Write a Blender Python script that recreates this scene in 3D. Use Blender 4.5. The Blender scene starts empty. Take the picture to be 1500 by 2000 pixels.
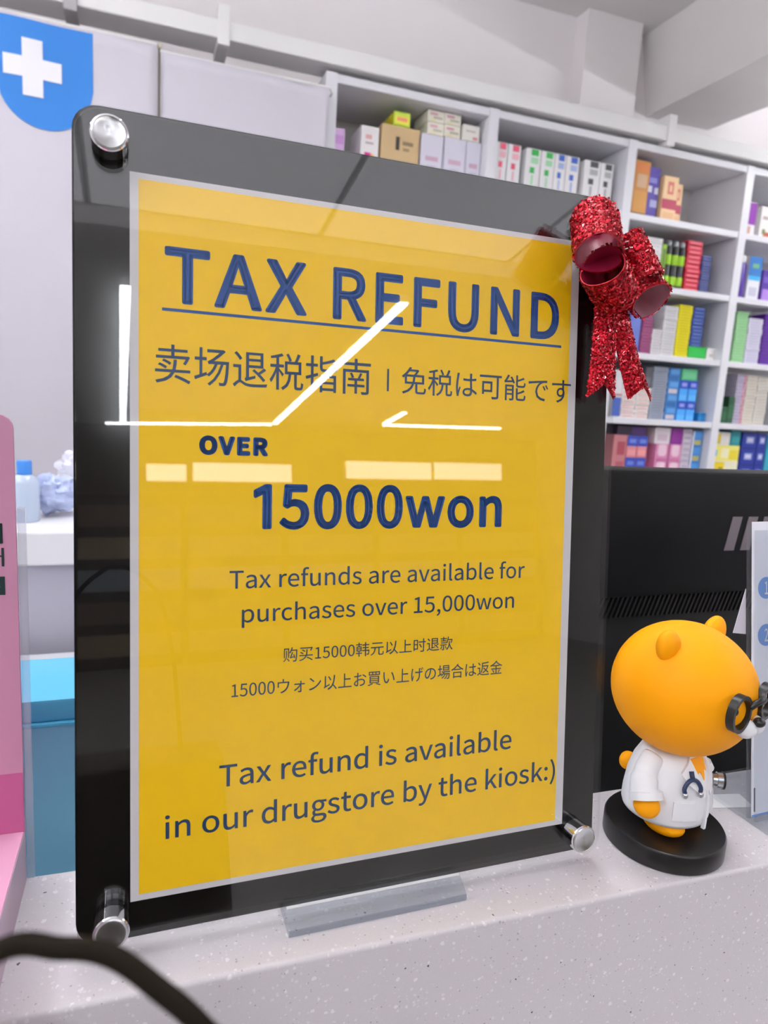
import bpy, bmesh, math, random
from mathutils import Vector, Matrix, noise

# ------------------------------------------------------------------ scene, camera, exposure
scene = bpy.context.scene
C = scene.collection
PI = math.pi
R = math.radians
random.seed(7)

cam_data = bpy.data.cameras.new('camera')
cam = bpy.data.objects.new('camera', cam_data)
C.objects.link(cam)
right, down, fwd = Vector((.9399, -.3363, .0600)), Vector((-.0008, -.1778, -.9841)), Vector((.3416, .9248, -.1673))
rot = Matrix((right, -down, -fwd)).transposed()
cam.matrix_world = Matrix.Translation((.0298, -.3782, .3271)) @ rot.to_4x4()
cam_data.sensor_fit = 'HORIZONTAL'
cam_data.sensor_width = 36.0
cam_data.lens = 32.4
cam_data.clip_start = .005
cam_data.dof.use_dof = True
cam_data.dof.focus_distance = .50
cam_data.dof.aperture_fstop = 14.0
scene.camera = cam

world = bpy.data.worlds.new('world')
scene.world = world
world.use_nodes = True
world.node_tree.nodes['Background'].inputs[0].default_value = (.9, .95, 1, 1)
world.node_tree.nodes['Background'].inputs[1].default_value = .15

scene.view_settings.view_transform = 'Standard'
scene.view_settings.look = 'None'
scene.view_settings.gamma = 1.0
scene.view_settings.use_curve_mapping = False
scene.view_settings.exposure = 0.5
LED_POWER = 26.0
UPLIGHT_POWER = 72.0

# ------------------------------------------------------------------ materials
def lin(c):
    if isinstance(c, str):
        c = [int(c[i:i + 2], 16) / 255 for i in (0, 2, 4)]
    return tuple(x / 12.92 if x <= .04045 else ((x + .055) / 1.055) ** 2.4 for x in c) + (1,)

_mats = {}
def mat(name, col='808080', rough=.5, metal=0., spec=.5, coat=0., trans=0., emit=None, estr=0., noise_amt=0., noise_scale=30., bump=0., bump_scale=60.):
    if name in _mats:
        return _mats[name]
    m = bpy.data.materials.new(name)
    m.use_nodes = True
    nt = m.node_tree
    b = nt.nodes['Principled BSDF']
    c = lin(col)
    b.inputs['Base Color'].default_value = c
    b.inputs['Roughness'].default_value = rough
    b.inputs['Metallic'].default_value = metal
    b.inputs['Specular IOR Level'].default_value = spec
    b.inputs['Coat Weight'].default_value = coat
    b.inputs['Transmission Weight'].default_value = trans
    if emit:
        b.inputs['Emission Color'].default_value = lin(emit)
        b.inputs['Emission Strength'].default_value = estr
    if noise_amt or bump:
        tc = nt.nodes.new('ShaderNodeTexCoord')
    if noise_amt:
        nz = nt.nodes.new('ShaderNodeTexNoise')
        nz.inputs['Scale'].default_value = noise_scale
        nz.inputs['Detail'].default_value = 5
        nt.links.new(tc.outputs['Object'], nz.inputs['Vector'])
        mx = nt.nodes.new('ShaderNodeMix')
        mx.data_type = 'RGBA'
        mx.inputs[6].default_value = tuple(x * (1 - noise_amt) for x in c[:3]) + (1,)
        mx.inputs[7].default_value = tuple(min(1, x * (1 + noise_amt)) for x in c[:3]) + (1,)
        nt.links.new(nz.outputs['Fac'], mx.inputs[0])
        nt.links.new(mx.outputs[2], b.inputs['Base Color'])
    if bump:
        nb = nt.nodes.new('ShaderNodeTexNoise')
        nb.inputs['Scale'].default_value = bump_scale
        nb.inputs['Detail'].default_value = 4
        nt.links.new(tc.outputs['Object'], nb.inputs['Vector'])
        bp = nt.nodes.new('ShaderNodeBump')
        bp.inputs['Strength'].default_value = bump
        bp.inputs['Distance'].default_value = .01
        nt.links.new(nb.outputs['Fac'], bp.inputs['Height'])
        nt.links.new(bp.outputs['Normal'], b.inputs['Normal'])
    _mats[name] = m
    return m

def clear_mat(name, tint='ffffff', gloss_rough=.0, f0=.04, wave=0., haze=0., hazecol='ffffff'):
    """clear acrylic sheet: see-through, with a Schlick reflection on each face"""
    if name in _mats:
        return _mats[name]
    m = bpy.data.materials.new(name)
    m.use_nodes = True
    nt = m.node_tree
    nt.nodes.clear()
    out = nt.nodes.new('ShaderNodeOutputMaterial')
    tr = nt.nodes.new('ShaderNodeBsdfTransparent')
    tr.inputs[0].default_value = lin(tint)
    gl = nt.nodes.new('ShaderNodeBsdfGlossy')
    gl.inputs['Roughness'].default_value = gloss_rough
    lw = nt.nodes.new('ShaderNodeLayerWeight')
    lw.inputs['Blend'].default_value = .5
    pw = nt.nodes.new('ShaderNodeMath'); pw.operation = 'POWER'; pw.inputs[1].default_value = 5
    nt.links.new(lw.outputs['Facing'], pw.inputs[0])
    ma = nt.nodes.new('ShaderNodeMath'); ma.operation = 'MULTIPLY_ADD'
    ma.inputs[1].default_value = 1 - f0; ma.inputs[2].default_value = f0
    nt.links.new(pw.outputs[0], ma.inputs[0])
    base = tr
    if haze:
        df = nt.nodes.new('ShaderNodeBsdfDiffuse'); df.inputs[0].default_value = lin(hazecol)
        hm = nt.nodes.new('ShaderNodeMixShader'); hm.inputs[0].default_value = haze
        nt.links.new(tr.outputs[0], hm.inputs[1]); nt.links.new(df.outputs[0], hm.inputs[2])
        base = hm
    mx = nt.nodes.new('ShaderNodeMixShader')
    nt.links.new(ma.outputs[0], mx.inputs[0])
    nt.links.new(base.outputs[0], mx.inputs[1])
    nt.links.new(gl.outputs[0], mx.inputs[2])
    nt.links.new(mx.outputs[0], out.inputs[0])
    if wave:
        tc = nt.nodes.new('ShaderNodeTexCoord')
        mp = nt.nodes.new('ShaderNodeMapping'); mp.inputs['Scale'].default_value = (2.5, 1, 9)
        nz = nt.nodes.new('ShaderNodeTexNoise'); nz.inputs['Scale'].default_value = 2.2; nz.inputs['Detail'].default_value = 0
        bp = nt.nodes.new('ShaderNodeBump'); bp.inputs['Strength'].default_value = wave; bp.inputs['Distance'].default_value = .01
        nt.links.new(tc.outputs['Object'], mp.inputs[0]); nt.links.new(mp.outputs[0], nz.inputs['Vector'])
        nt.links.new(nz.outputs['Fac'], bp.inputs['Height']); nt.links.new(bp.outputs['Normal'], gl.inputs['Normal'])
    _mats[name] = m
    return m

# ------------------------------------------------------------------ mesh helpers
class MB:
    """collects shapes; build() links them as ONE mesh object"""
    def __init__(s): s.v, s.f, s.m = [], [], []
    def add(s, vs, fs, mi=0):
        o = len(s.v)
        s.v += [tuple(v) for v in vs]
        s.f += [tuple(i + o for i in f) for f in fs]
        s.m += [mi] * len(fs)
        return s
    def box(s, x0, x1, y0, y1, z0, z1, mi=0):
        return s.add([(x0, y0, z0), (x1, y0, z0), (x1, y1, z0), (x0, y1, z0), (x0, y0, z1), (x1, y0, z1), (x1, y1, z1), (x0, y1, z1)],
                     [(0, 3, 2, 1), (4, 5, 6, 7), (0, 1, 5, 4), (1, 2, 6, 5), (2, 3, 7, 6), (3, 0, 4, 7)], mi)
    def bbox(s, x0, x1, y0, y1, z0, z1, r=.001, seg=2, mi=0):
        bm = bmesh.new()
        bmesh.ops.create_cube(bm, size=1)
        for v in bm.verts:
            v.co = Vector((x0 + (v.co.x + .5) * (x1 - x0), y0 + (v.co.y + .5) * (y1 - y0), z0 + (v.co.z + .5) * (z1 - z0)))
        bmesh.ops.bevel(bm, geom=bm.edges[:], offset=r, segments=seg, profile=.5, affect='EDGES')
        bm.verts.index_update()
        s.add([v.co[:] for v in bm.verts], [[v.index for v in f.verts] for f in bm.faces], mi)
        bm.free()
        return s
    def prism(s, poly, d0, d1, axis='y', mi=0):
        """poly in the two other axes, extruded from d0 to d1"""
        n = len(poly)
        def p(a, b, d): return {'y': (a, d, b), 'z': (a, b, d), 'x': (d, a, b)}[axis]
        vs = [p(a, b, d0) for a, b in poly] + [p(a, b, d1) for a, b in poly]
        fs = [tuple(range(n)), tuple(range(2 * n - 1, n - 1, -1))]
        fs += [(i, n + i, n + (i + 1) % n, (i + 1) % n) for i in range(n)]
        return s.add(vs, fs, mi)
    def lathe(s, prof, seg=32, center=(0, 0, 0), axis='z', sx=1, sy=1, mi=0):
        n = len(prof); vs = []; fs = []
        cx, cy, cz = center
        for i in range(seg):
            a = 2 * PI * i / seg
            for r, h in prof:
                p, q = r * math.cos(a) * sx, r * math.sin(a) * sy
                vs.append({'z': (cx + p, cy + q, cz + h), 'y': (cx + p, cy + h, cz + q), 'x': (cx + h, cy + p, cz + q)}[axis])
        for i in range(seg):
            j = (i + 1) % seg
            for k in range(n - 1):
                fs.append((i * n + k, j * n + k, j * n + k + 1, i * n + k + 1))
        if prof[0][0] > 1e-6: fs.append(tuple(i * n for i in range(seg))[::-1])
        if prof[-1][0] > 1e-6: fs.append(tuple(i * n + n - 1 for i in range(seg)))
        return s.add(vs, fs, mi)
    def ell(s, c, rx, ry, rz, seg=24, rings=14, rotm=None, fn=None, mi=0):
        vs = []; fs = []
        for j in range(rings + 1):
            t = PI * j / rings
            for i in range(seg):
                a = 2 * PI * i / seg
                n = Vector((math.sin(t) * math.cos(a), math.sin(t) * math.sin(a), math.cos(t)))
                k = fn(n) if fn else 1
                p = Vector((n.x * rx, n.y * ry, n.z * rz)) * k
                if rotm: p = rotm @ p
                vs.append(tuple(p + Vector(c)))
        for j in range(rings):
            for i in range(seg):
                k = (i + 1) % seg
                fs.append((j * seg + i, (j + 1) * seg + i, (j + 1) * seg + k, j * seg + k))
        return s.add(vs, fs, mi)
    def tube(s, pts, r, seg=10, closed=False, mi=0, flat=1.0):
        pts = [Vector(p) for p in pts]; n = len(pts); rr = r if isinstance(r, (list, tuple)) else [r] * n
        vs = []; fs = []; prev = None
        for i, p in enumerate(pts):
            a = pts[i - 1] if (i > 0 or closed) else p
            b = pts[(i + 1) % n] if (i < n - 1 or closed) else p
            t = (b - a).normalized()
            if prev is None:
                u = t.cross(Vector((0, 0, 1)))
                if u.length < .1: u = t.cross(Vector((1, 0, 0)))
            else:
                u = prev - t * prev.dot(t)
            u.normalize(); prev = u; w = t.cross(u)
            for k in range(seg):
                g = 2 * PI * k / seg
                vs.append(tuple(p + (u * math.cos(g) + w * math.sin(g) * flat) * rr[i]))
        m = n if closed else n - 1
        for i in range(m):
            j = (i + 1) % n
            for k in range(seg):
                l = (k + 1) % seg
                fs.append((i * seg + k, i * seg + l, j * seg + l, j * seg + k))
        if not closed:
            fs.append(tuple(range(seg))[::-1]); fs.append(tuple((n - 1) * seg + k for k in range(seg)))
        return s.add(vs, fs, mi)
    def mesh(s, name, mats, smooth=False):
        me = bpy.data.meshes.new(name)
        me.from_pydata(s.v, [], s.f)
        for m in (mats if isinstance(mats, (list, tuple)) else [mats]): me.materials.append(m)
        if len(set(s.m)) > 1: me.polygons.foreach_set('material_index', s.m)
        bm = bmesh.new(); bm.from_mesh(me)
        bmesh.ops.remove_doubles(bm, verts=bm.verts[:], dist=1e-6)
        bmesh.ops.recalc_face_normals(bm, faces=bm.faces[:])
        bm.to_mesh(me); bm.free()
        if smooth:
            me.polygons.foreach_set('use_smooth', [True] * len(me.polygons))
            if smooth is not True: me.set_sharp_from_angle(angle=R(smooth))
        me.update()
        return me
    def build(s, name, mats, parent=None, smooth=False, loc=None):
        o = bpy.data.objects.new(name, s.mesh(name, mats, smooth))
        C.objects.link(o)
        if parent: o.parent = parent
        if loc: o.location = loc
        return o

def tag(o, label=None, cat=None, group=None, kind=None):
    if label: o['label'] = label
    if cat: o['category'] = cat
    if group: o['group'] = group
    if kind: o['kind'] = kind
    return o
def thing(name, label, cat, loc=(0, 0, 0), rot=(0, 0, 0), group=None):
    o = bpy.data.objects.new(name, None)
    o.empty_display_size = .02
    C.objects.link(o)
    o.location = loc; o.rotation_euler = rot
    return tag(o, label, cat, group)
def struct(o): return tag(o, kind='structure')
def rrect(x0, x1, z0, z1, r, n=6):
    p = []
    for cx, cz, a0 in ((x1 - r, z1 - r, 0), (x0 + r, z1 - r, 90), (x0 + r, z0 + r, 180), (x1 - r, z0 + r, 270)):
        for i in range(n + 1):
            a = R(a0 + 90 * i / n); p.append((cx + r * math.cos(a), cz + r * math.sin(a)))
    return p
def smooth_pts(ctrl, n=8):
    """Catmull-Rom through control points"""
    P = [Vector(p) for p in ctrl]; out = []
    for i in range(len(P) - 1):
        a, b, c, d = P[max(i - 1, 0)], P[i], P[i + 1], P[min(i + 2, len(P) - 1)]
        for k in range(n):
            t = k / n
            out.append(.5 * ((2 * b) + (c - a) * t + (2 * a - 5 * b + 4 * c - d) * t * t + (3 * b - 3 * c + d - a) * t ** 3))
    out.append(P[-1]); return out

# ------------------------------------------------------------------ lettering (outlines of plain sans characters)
GLYPHS = {
    ')': '118;35,-69 48,-46 59,-23 68,1 76,26 82,53 85,80 86,109 85,138 82,165 76,191 68,216 59,240 48,264 35,286 15,277 27,255 37,232 45,209 52,184 56,159 59,134 60,109 59,83 56,58 52,33 45,9 37,-15 27,-38 15,-60',
    ',': '97;26,-67 44,-57 58,-45 68,-30 75,-13 77,7 76,20 73,30 67,38 60,42 50,44 43,43 36,40 31,36 28,29 26,22 27,14 31,8 36,3 42,0 50,-1 54,0 52,-12 47,-23 40,-33 31,-41 19,-48',
    '0': '194;97,-5 117,-2 134,6 149,20 161,39 170,63 175,94 177,129 175,165 170,194 161,218 149,237 134,251 117,259 97,261 77,259 60,251 45,237 33,218 25,194 19,165 18,129 19,94 25,63 33,39 45,20 60,6 77,-2/97,21 81,25 68,38 57,59 51,89 48,129 51,169 57,199 68,220 81,232 97,236 114,232 127,220 137,199 144,169 146,129 144,89 137,59 127,38 114,25',
    '1': '194;31,0 172,0 172,27 120,27 120,257 96,257 87,252 77,248 67,244 55,241 42,238 42,218 88,218 88,27 31,27',
    '2': '194;15,0 177,0 177,28 106,28 64,25 88,49 110,73 129,96 144,119 155,142 162,164 165,186 161,211 151,232 136,248 115,258 90,261 71,259 55,255 40,247 27,236 14,224 33,206 42,215 51,223 62,230 74,234 86,235 103,233 116,226 126,215 131,201 133,185 131,165 124,145 112,123 96,100 74,75 47,48 15,19',
    '5': '195;92,-5 110,-3 127,3 143,12 156,25 167,41 173,61 176,83 172,114 161,137 144,153 123,162 98,165 90,165 82,164 74,161 67,159 60,155 67,229 163,229 163,257 39,257 30,137 47,126 56,131 64,136 72,139 80,140 90,141 108,139 123,131 134,119 141,103 143,83 140,62 133,45 121,33 106,25 89,22 72,24 58,28 45,34 35,42 26,50 9,29 21,19 34,10 50,2 69,-3',
    ':': '97;49,137 56,138 62,141 67,146 71,153 72,161 71,169 67,176 62,181 56,184 49,186 41,184 35,181 30,176 27,169 26,161 27,153 30,146 35,141 41,138/49,-5 56,-3 62,0 67,5 71,12 72,20 71,28 67,35 62,40 56,43 49,44 41,43 35,40 30,35 27,28 26,20 27,12 30,5 35,0 41,-3',
    'A': '213;1,0 34,0 59,78 153,78 177,0 211,0 124,257 88,257/67,104 79,144 105,230 106,230 132,144 145,104',
    'D': '241;35,0 101,0 132,3 158,11 180,25 198,44 210,68 218,96 220,129 218,162 210,190 197,214 180,232 158,246 131,254 99,257 35,257/68,27 68,230 97,230 121,228 141,222 158,211 170,196 180,178 185,155 187,129 185,103 180,81 170,62 158,47 141,36 121,29 97,27',
    'E': '207;35,0 187,0 187,28 68,28 68,121 165,121 165,149 68,149 68,229 183,229 183,257 35,257',
    'F': '194;35,0 68,0 68,115 166,115 166,143 68,143 68,229 183,229 183,257 35,257',
    'N': '254;35,0 66,0 66,135 66,151 65,167 64,183 63,199 62,215 63,215 91,162 185,0 218,0 218,257 187,257 187,123 187,107 188,91 189,74 190,58 192,42 190,42 162,95 68,257 35,257',
    'O': '260;130,-5 156,-1 180,8 200,22 217,42 229,67 237,96 239,129 237,162 229,191 217,216 200,235 180,249 156,258 130,261 104,258 80,249 60,235 43,216 31,191 23,162 20,129 23,96 31,67 43,42 60,22 80,8 104,-1/130,24 111,26 95,33 80,45 69,61 61,80 55,103 54,129 55,155 61,178 69,197 80,212 95,224 111,230 130,233 149,230 165,224 179,212 191,197 199,178 204,155 206,129 204,103 199,80 191,61 179,45 165,33 149,26',
    'R': '223;68,135 68,230 111,230 133,229 150,224 163,215 170,203 173,185 170,167 163,153 150,143 133,137 111,135/176,0 213,0 147,112 167,119 183,130 195,144 203,163 205,185 201,213 189,233 170,247 145,254 116,257 35,257 35,0 68,0 68,109 114,109',
    'T': '210;89,0 121,0 121,229 199,229 199,257 11,257 11,229 89,229',
    'U': '253;126,-5 148,-3 167,3 185,13 199,28 209,48 216,74 218,106 218,257 187,257 187,105 184,73 176,50 163,35 146,26 126,24 107,26 91,35 78,50 70,73 67,105 67,257 34,257 34,106 37,74 43,48 54,28 68,13 85,3 105,-3',
    'V': '202;82,0 120,0 201,257 168,257 127,118 102,33 101,33 76,118 34,257 0,257',
    'X': '201;6,0 40,0 77,69 98,111 99,111 121,69 159,0 195,0 120,131 190,257 156,257 121,191 103,153 102,153 82,191 47,257 11,257 81,133',
    'a': '197;76,-5 90,-3 103,1 116,7 128,14 139,23 140,23 143,0 169,0 169,117 167,143 159,165 147,181 128,191 103,195 85,194 69,190 54,184 40,177 29,170 41,148 51,154 61,160 73,164 85,167 98,168 114,166 125,159 132,148 136,135 137,120 105,116 79,110 57,102 41,92 30,80 23,66 21,49 23,31 31,16 43,5 58,-2/85,21 74,22 65,26 58,31 53,40 51,51 54,65 63,77 79,86 104,94 137,99 137,46 126,37 116,30 106,25 96,22',
    'b': '217;116,-5 134,-2 151,4 167,15 180,30 190,49 196,72 199,98 197,122 192,143 184,161 173,175 159,186 143,193 123,195 110,194 98,190 86,184 74,177 63,168 64,202 64,279 32,279 32,0 58,0 61,20 62,20 72,11 83,5 94,0 105,-3/111,22 103,23 94,25 84,29 74,34 64,42 64,142 75,151 85,159 95,164 105,167 115,168 134,165 148,155 158,141 164,121 165,98 163,72 155,51 143,35 128,26',
    'c': '179;107,-5 121,-3 134,0 146,5 158,11 169,19 155,41 147,35 139,30 130,26 120,23 110,22 90,25 74,35 62,50 54,71 51,95 54,119 62,140 75,155 91,165 111,168 120,167 128,165 135,162 142,157 149,152 165,173 156,180 147,186 136,191 124,194 110,195 89,193 70,186 53,176 39,161 28,142 21,120 18,95 20,70 27,48 37,29 51,15 67,4 86,-2',
    'd': '217;97,-5 110,-3 123,1 135,7 145,14 155,22 156,22 159,0 185,0 185,279 153,279 153,206 154,173 145,181 135,187 125,191 113,194 101,195 83,193 66,186 50,175 37,160 27,142 21,120 19,95 20,69 26,47 34,29 46,15 61,4 78,-2/104,22 86,26 71,35 60,50 54,70 51,95 54,119 62,140 74,155 89,165 106,168 116,167 125,165 134,161 143,156 153,148 153,48 143,39 134,32 124,26 114,23',
    'e': '194;109,-5 124,-4 137,-1 150,3 161,9 172,15 160,36 152,31 143,27 133,24 123,22 113,21 93,24 76,33 62,47 54,65 50,88 178,88 179,106 176,136 167,161 151,179 130,191 103,195 85,193 67,186 52,175 38,160 27,142 21,120 18,95 21,70 27,48 38,29 52,15 69,4 88,-2/49,110 54,131 62,147 74,160 88,167 104,169 120,167 133,160 143,148 149,131 151,110',
    'f': '113;12,164 37,164 37,0 69,0 69,164 110,164 110,190 69,190 69,220 70,234 74,244 79,252 86,256 96,258 100,257 105,257 109,256 113,254 118,252 125,277 119,279 113,281 107,282 100,283 93,283 73,280 57,272 46,259 40,242 37,221 37,190 12,188',
    'g': '197;96,-88 129,-84 156,-75 176,-60 188,-42 193,-22 190,-5 182,8 169,17 150,22 126,23 89,23 76,24 66,27 60,32 57,37 56,44 56,50 58,55 61,59 64,63 68,67 73,65 79,63 85,61 90,61 96,60 118,63 137,72 152,86 162,104 166,126 165,136 163,145 160,153 155,160 150,166 189,166 189,190 123,190 119,192 114,193 108,194 102,195 96,195 74,192 54,183 39,169 29,150 25,127 26,114 30,102 36,92 42,83 50,76 50,75 44,70 38,64 33,56 30,48 29,39 30,31 32,23 36,17 40,12 46,8 46,6 36,-1 28,-9 23,-18 19,-27 18,-37 22,-55 32,-69 49,-79 70,-85/96,82 83,84 72,90 64,99 58,112 56,127 58,142 63,155 72,164 83,170 96,172 109,170 120,164 129,155 135,142 137,127 134,112 129,99 120,90 109,84/101,-65 82,-64 67,-60 55,-53 48,-43 46,-32 47,-26 49,-19 52,-12 58,-6 65,0 70,-1 75,-2 80,-2 85,-3 90,-3 123,-3 136,-4 147,-6 155,-11 159,-18 161,-27 158,-38 150,-49 138,-58 121,-63',
    'h': '213;32,0 64,0 64,138 75,148 85,157 95,162 105,166 116,167 130,165 140,159 147,150 151,135 152,116 152,0 184,0 184,120 182,147 175,168 164,183 147,192 126,195 111,193 98,189 85,182 74,173 63,163 64,202 64,279 32,279',
    'i': '97;32,0 64,0 64,190 32,190/48,229 55,230 61,233 66,238 69,244 70,251 69,258 66,263 61,268 55,270 48,271 41,270 35,268 31,263 28,258 27,251 28,244 31,238 35,233 41,230',
    'k': '193;32,0 64,0 64,50 99,92 155,0 190,0 118,113 181,190 146,190 65,90 64,90 64,279 32,279',
    'l': '100;66,-5 71,-4 75,-4 78,-3 82,-3 84,-2 80,23 73,22 70,23 68,24 66,27 65,31 64,36 64,279 32,279 32,38 33,23 37,11 44,3 53,-3',
    'n': '214;32,0 64,0 64,138 75,148 85,157 95,162 105,166 116,167 130,165 140,159 147,150 151,135 152,116 152,0 184,0 184,120 182,147 175,168 164,183 147,192 126,195 111,193 98,189 85,182 73,173 62,162 58,190 32,190',
    'o': '212;106,-5 126,-2 144,4 160,15 174,29 185,48 192,70 194,95 192,120 185,142 174,161 160,176 144,186 126,193 106,195 87,193 68,186 52,176 38,161 27,142 21,120 18,95 21,70 27,48 38,29 52,15 68,4 87,-2/106,22 88,25 73,35 61,50 54,71 51,95 54,119 61,140 73,155 88,165 106,168 124,165 140,155 151,140 159,119 161,95 159,71 151,50 140,35 124,25',
    'p': '217;32,-80 64,-80 64,-16 63,18 74,10 84,4 95,-1 105,-4 116,-5 134,-2 151,4 167,15 180,30 190,49 196,72 199,98 197,122 192,143 184,161 173,175 159,186 143,193 123,195 110,194 97,190 85,184 73,176 62,168 58,190 32,190/111,22 103,23 94,25 84,29 74,34 64,42 64,142 75,151 86,159 96,164 105,167 115,168 134,165 148,155 158,141 164,121 165,98 163,72 155,51 143,35 128,26',
    'r': '136;32,0 64,0 64,122 73,139 82,152 92,160 102,165 112,166 116,166 120,166 124,165 127,164 131,163 137,191 133,192 129,194 125,194 121,195 116,195 104,193 92,188 81,180 71,169 62,155 58,190 32,190',
    's': '164;82,-5 106,-2 126,6 140,19 148,34 151,52 148,71 139,85 125,95 110,103 93,110 81,114 69,120 60,126 54,133 52,143 54,151 58,159 65,165 75,169 88,170 97,169 106,167 115,163 123,159 131,153 146,173 137,180 126,186 114,191 101,194 87,195 64,192 46,185 33,173 25,158 22,141 25,124 34,111 46,100 61,92 77,86 90,81 101,76 111,69 118,60 120,50 119,41 115,32 107,26 97,22 83,20 70,21 58,24 47,29 37,35 27,43 11,22 23,13 36,6 51,0 66,-3',
    't': '132;92,-5 99,-4 106,-3 113,-2 120,0 127,2 121,27 117,25 112,24 108,22 103,22 99,21 88,23 79,28 74,35 71,45 70,58 70,164 121,164 121,190 70,190 70,244 43,244 40,190 9,188 9,164 38,164 38,59 40,38 45,20 55,7 71,-2',
    'u': '213;88,-5 103,-3 116,2 128,9 140,18 151,30 152,30 154,0 181,0 181,190 149,190 149,55 138,43 128,34 119,28 108,24 97,23 84,25 74,31 67,41 63,55 62,74 62,190 29,190 29,70 32,43 38,23 50,8 66,-2',
    'v': '182;73,0 111,0 178,190 146,190 110,82 93,26 91,26 74,82 38,190 5,190',
    'w': '281;62,0 99,0 126,102 139,157 141,157 154,103 181,0 220,0 272,190 241,190 213,80 202,27 200,27 187,80 157,190 126,190 96,80 83,27 82,27 70,80 42,190 9,190',
    'x': '175;5,0 39,0 64,44 84,78 85,78 106,44 134,0 169,0 106,96 164,190 131,190 107,148 91,117 89,117 70,148 45,190 10,190 68,99',
    'y': '182;35,-82 56,-79 73,-69 87,-55 98,-37 106,-16 178,190 147,190 112,85 97,31 95,31 76,85 38,190 5,190 81,0 77,-15 71,-28 64,-39 56,-48 46,-54 34,-56 31,-55 28,-55 25,-54 22,-53 19,-53 13,-78 17,-79 21,-80 25,-81 30,-82',
    'い': '350;78,244 44,245 46,235 46,224 47,214 47,187 48,154 50,120 67,48 93,9 125,-3 148,4 170,30 191,77 169,102 157,67 143,41 125,30 103,42 87,76 78,127 76,157 75,186 75,210/261,235 233,225 263,175 283,114 294,49 322,61 311,123 289,185',
    'お': '350;252,241 240,220 266,205 295,186 318,167 333,190 310,206 280,225/114,98 115,36 113,26 109,20 102,19 86,23 71,33 64,48 71,65 88,82/42,217 43,190 88,188 114,189 113,144 113,124 76,103 48,76 37,47 50,18 79,-3 110,-11 126,-7 137,6 140,32 139,108 164,115 189,120 215,121 246,116 267,101 276,76 267,49 246,31 217,21 203,19 189,18 176,19 186,-10 199,-9 213,-8 229,-5 270,12 295,39 304,76 292,113 261,137 216,146 191,144 165,140 139,133 139,145 139,192 165,196 190,200 213,204 212,232 190,226 166,221 140,218 141,256 144,280 113,280 114,255 114,215 87,214 74,214 60,215',
    'げ': '350;85,263 53,266 51,242 46,206 40,158 38,103 41,59 48,20 56,-8 80,-6 79,6 81,22 87,44 95,72 104,99 89,109 70,55 64,117 69,182 79,240/287,277 270,272 277,256 284,239 290,222 307,229 301,245 294,262/322,288 305,282 312,267 319,250 325,234 343,240/135,195 135,167 192,165 232,166 232,155 231,97 220,52 193,16 183,8 171,0 159,-6 185,-26 237,23 256,82 259,155 259,167 319,174 319,202 301,199 280,196 258,194 258,247 259,268 227,268 230,247 232,192 191,192 172,192 152,193',
    'す': '350;199,130 197,103 186,86 168,81 150,85 137,97 132,116 137,135 150,148 168,153 181,150 191,143/34,229 34,202 83,205 136,207 191,208 191,172 184,174 176,176 168,176 137,168 115,146 106,115 114,83 136,63 164,57 175,58 185,61 194,66 174,38 143,18 101,4 125,-19 188,14 220,58 229,105 228,122 224,137 218,150 217,208 222,208 325,206 325,232 223,232 217,232 218,255 220,277 188,277 190,255 190,232',
    'で': '350;28,230 31,200 82,208 144,215 195,221 164,193 140,153 130,102 151,38 204,1 269,-13 279,16 222,26 177,54 158,108 168,152 195,193 238,219 259,223 284,225 307,225 307,253 212,246 59,232/256,182 238,174 249,159 258,142 267,125 285,133 276,150 266,167/294,196 277,188 288,173 298,156 307,139 325,148 315,165 304,182',
    'の': '350;167,225 162,192 155,161 147,130 129,83 111,56 94,48 78,54 64,75 58,111 71,160 109,202/196,225 246,208 278,172 289,124 276,72 243,37 200,20 170,15 187,-11 258,12 302,58 318,123 301,188 255,234 184,251 106,231 51,180 31,109 40,59 63,27 93,15 124,28 151,64 175,124 184,158 190,192',
    'は': '350;89,268 58,270 56,245 50,205 43,152 40,98 42,54 47,16 54,-13 78,-11 77,1 79,17 85,39 94,67 104,94 89,105 69,54 67,70 66,86 66,103 69,149 76,201 83,244/237,65 237,53 234,32 222,19 199,14 177,18 162,27 156,42 162,57 178,67 201,70 213,70 225,68/262,270 231,270 232,248 232,205 199,204 140,207 140,181 199,178 232,179 236,89 225,91 214,92 203,92 164,85 139,66 131,39 139,12 164,-5 204,-11 240,-3 259,18 264,46 264,53 282,41 300,28 317,12 333,36 313,52 290,68 263,81 262,112 260,146 259,181 280,182 300,185 320,187 320,214 300,211 280,208 259,206 260,249',
    'ウ': '350;309,213 290,224 285,223 277,222 266,222 187,222 187,254 189,280 156,280 158,254 158,222 80,222 48,223 49,196 49,134 48,112 78,112 77,133 77,196 272,196 267,162 256,126 239,93 213,63 180,39 144,23 132,19 120,16 108,13 131,-13 189,10 236,44 269,86 286,122 297,159 304,192',
    'ォ': '350;61,30 81,8 128,39 171,75 202,111 203,13 201,6 194,3 181,3 166,4 151,6 153,-20 203,-22 217,-19 226,-11 230,2 228,137 278,137 301,136 301,164 278,162 227,162 227,190 228,214 198,214 201,190 202,162 96,162 70,164 70,136 97,137 190,137 158,99 113,61',
    'ン': '351;79,257 60,235 90,213 122,185 147,162 169,184 142,208 109,235/49,22 68,-7 122,7 167,26 206,48 254,85 294,128 323,172 306,202 279,157 239,112 189,73 152,53 106,35',
    '上': '350;150,289 150,15 18,15 18,-11 333,-11 333,15 177,15 177,154 308,154 308,181 177,181 177,289',
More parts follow.
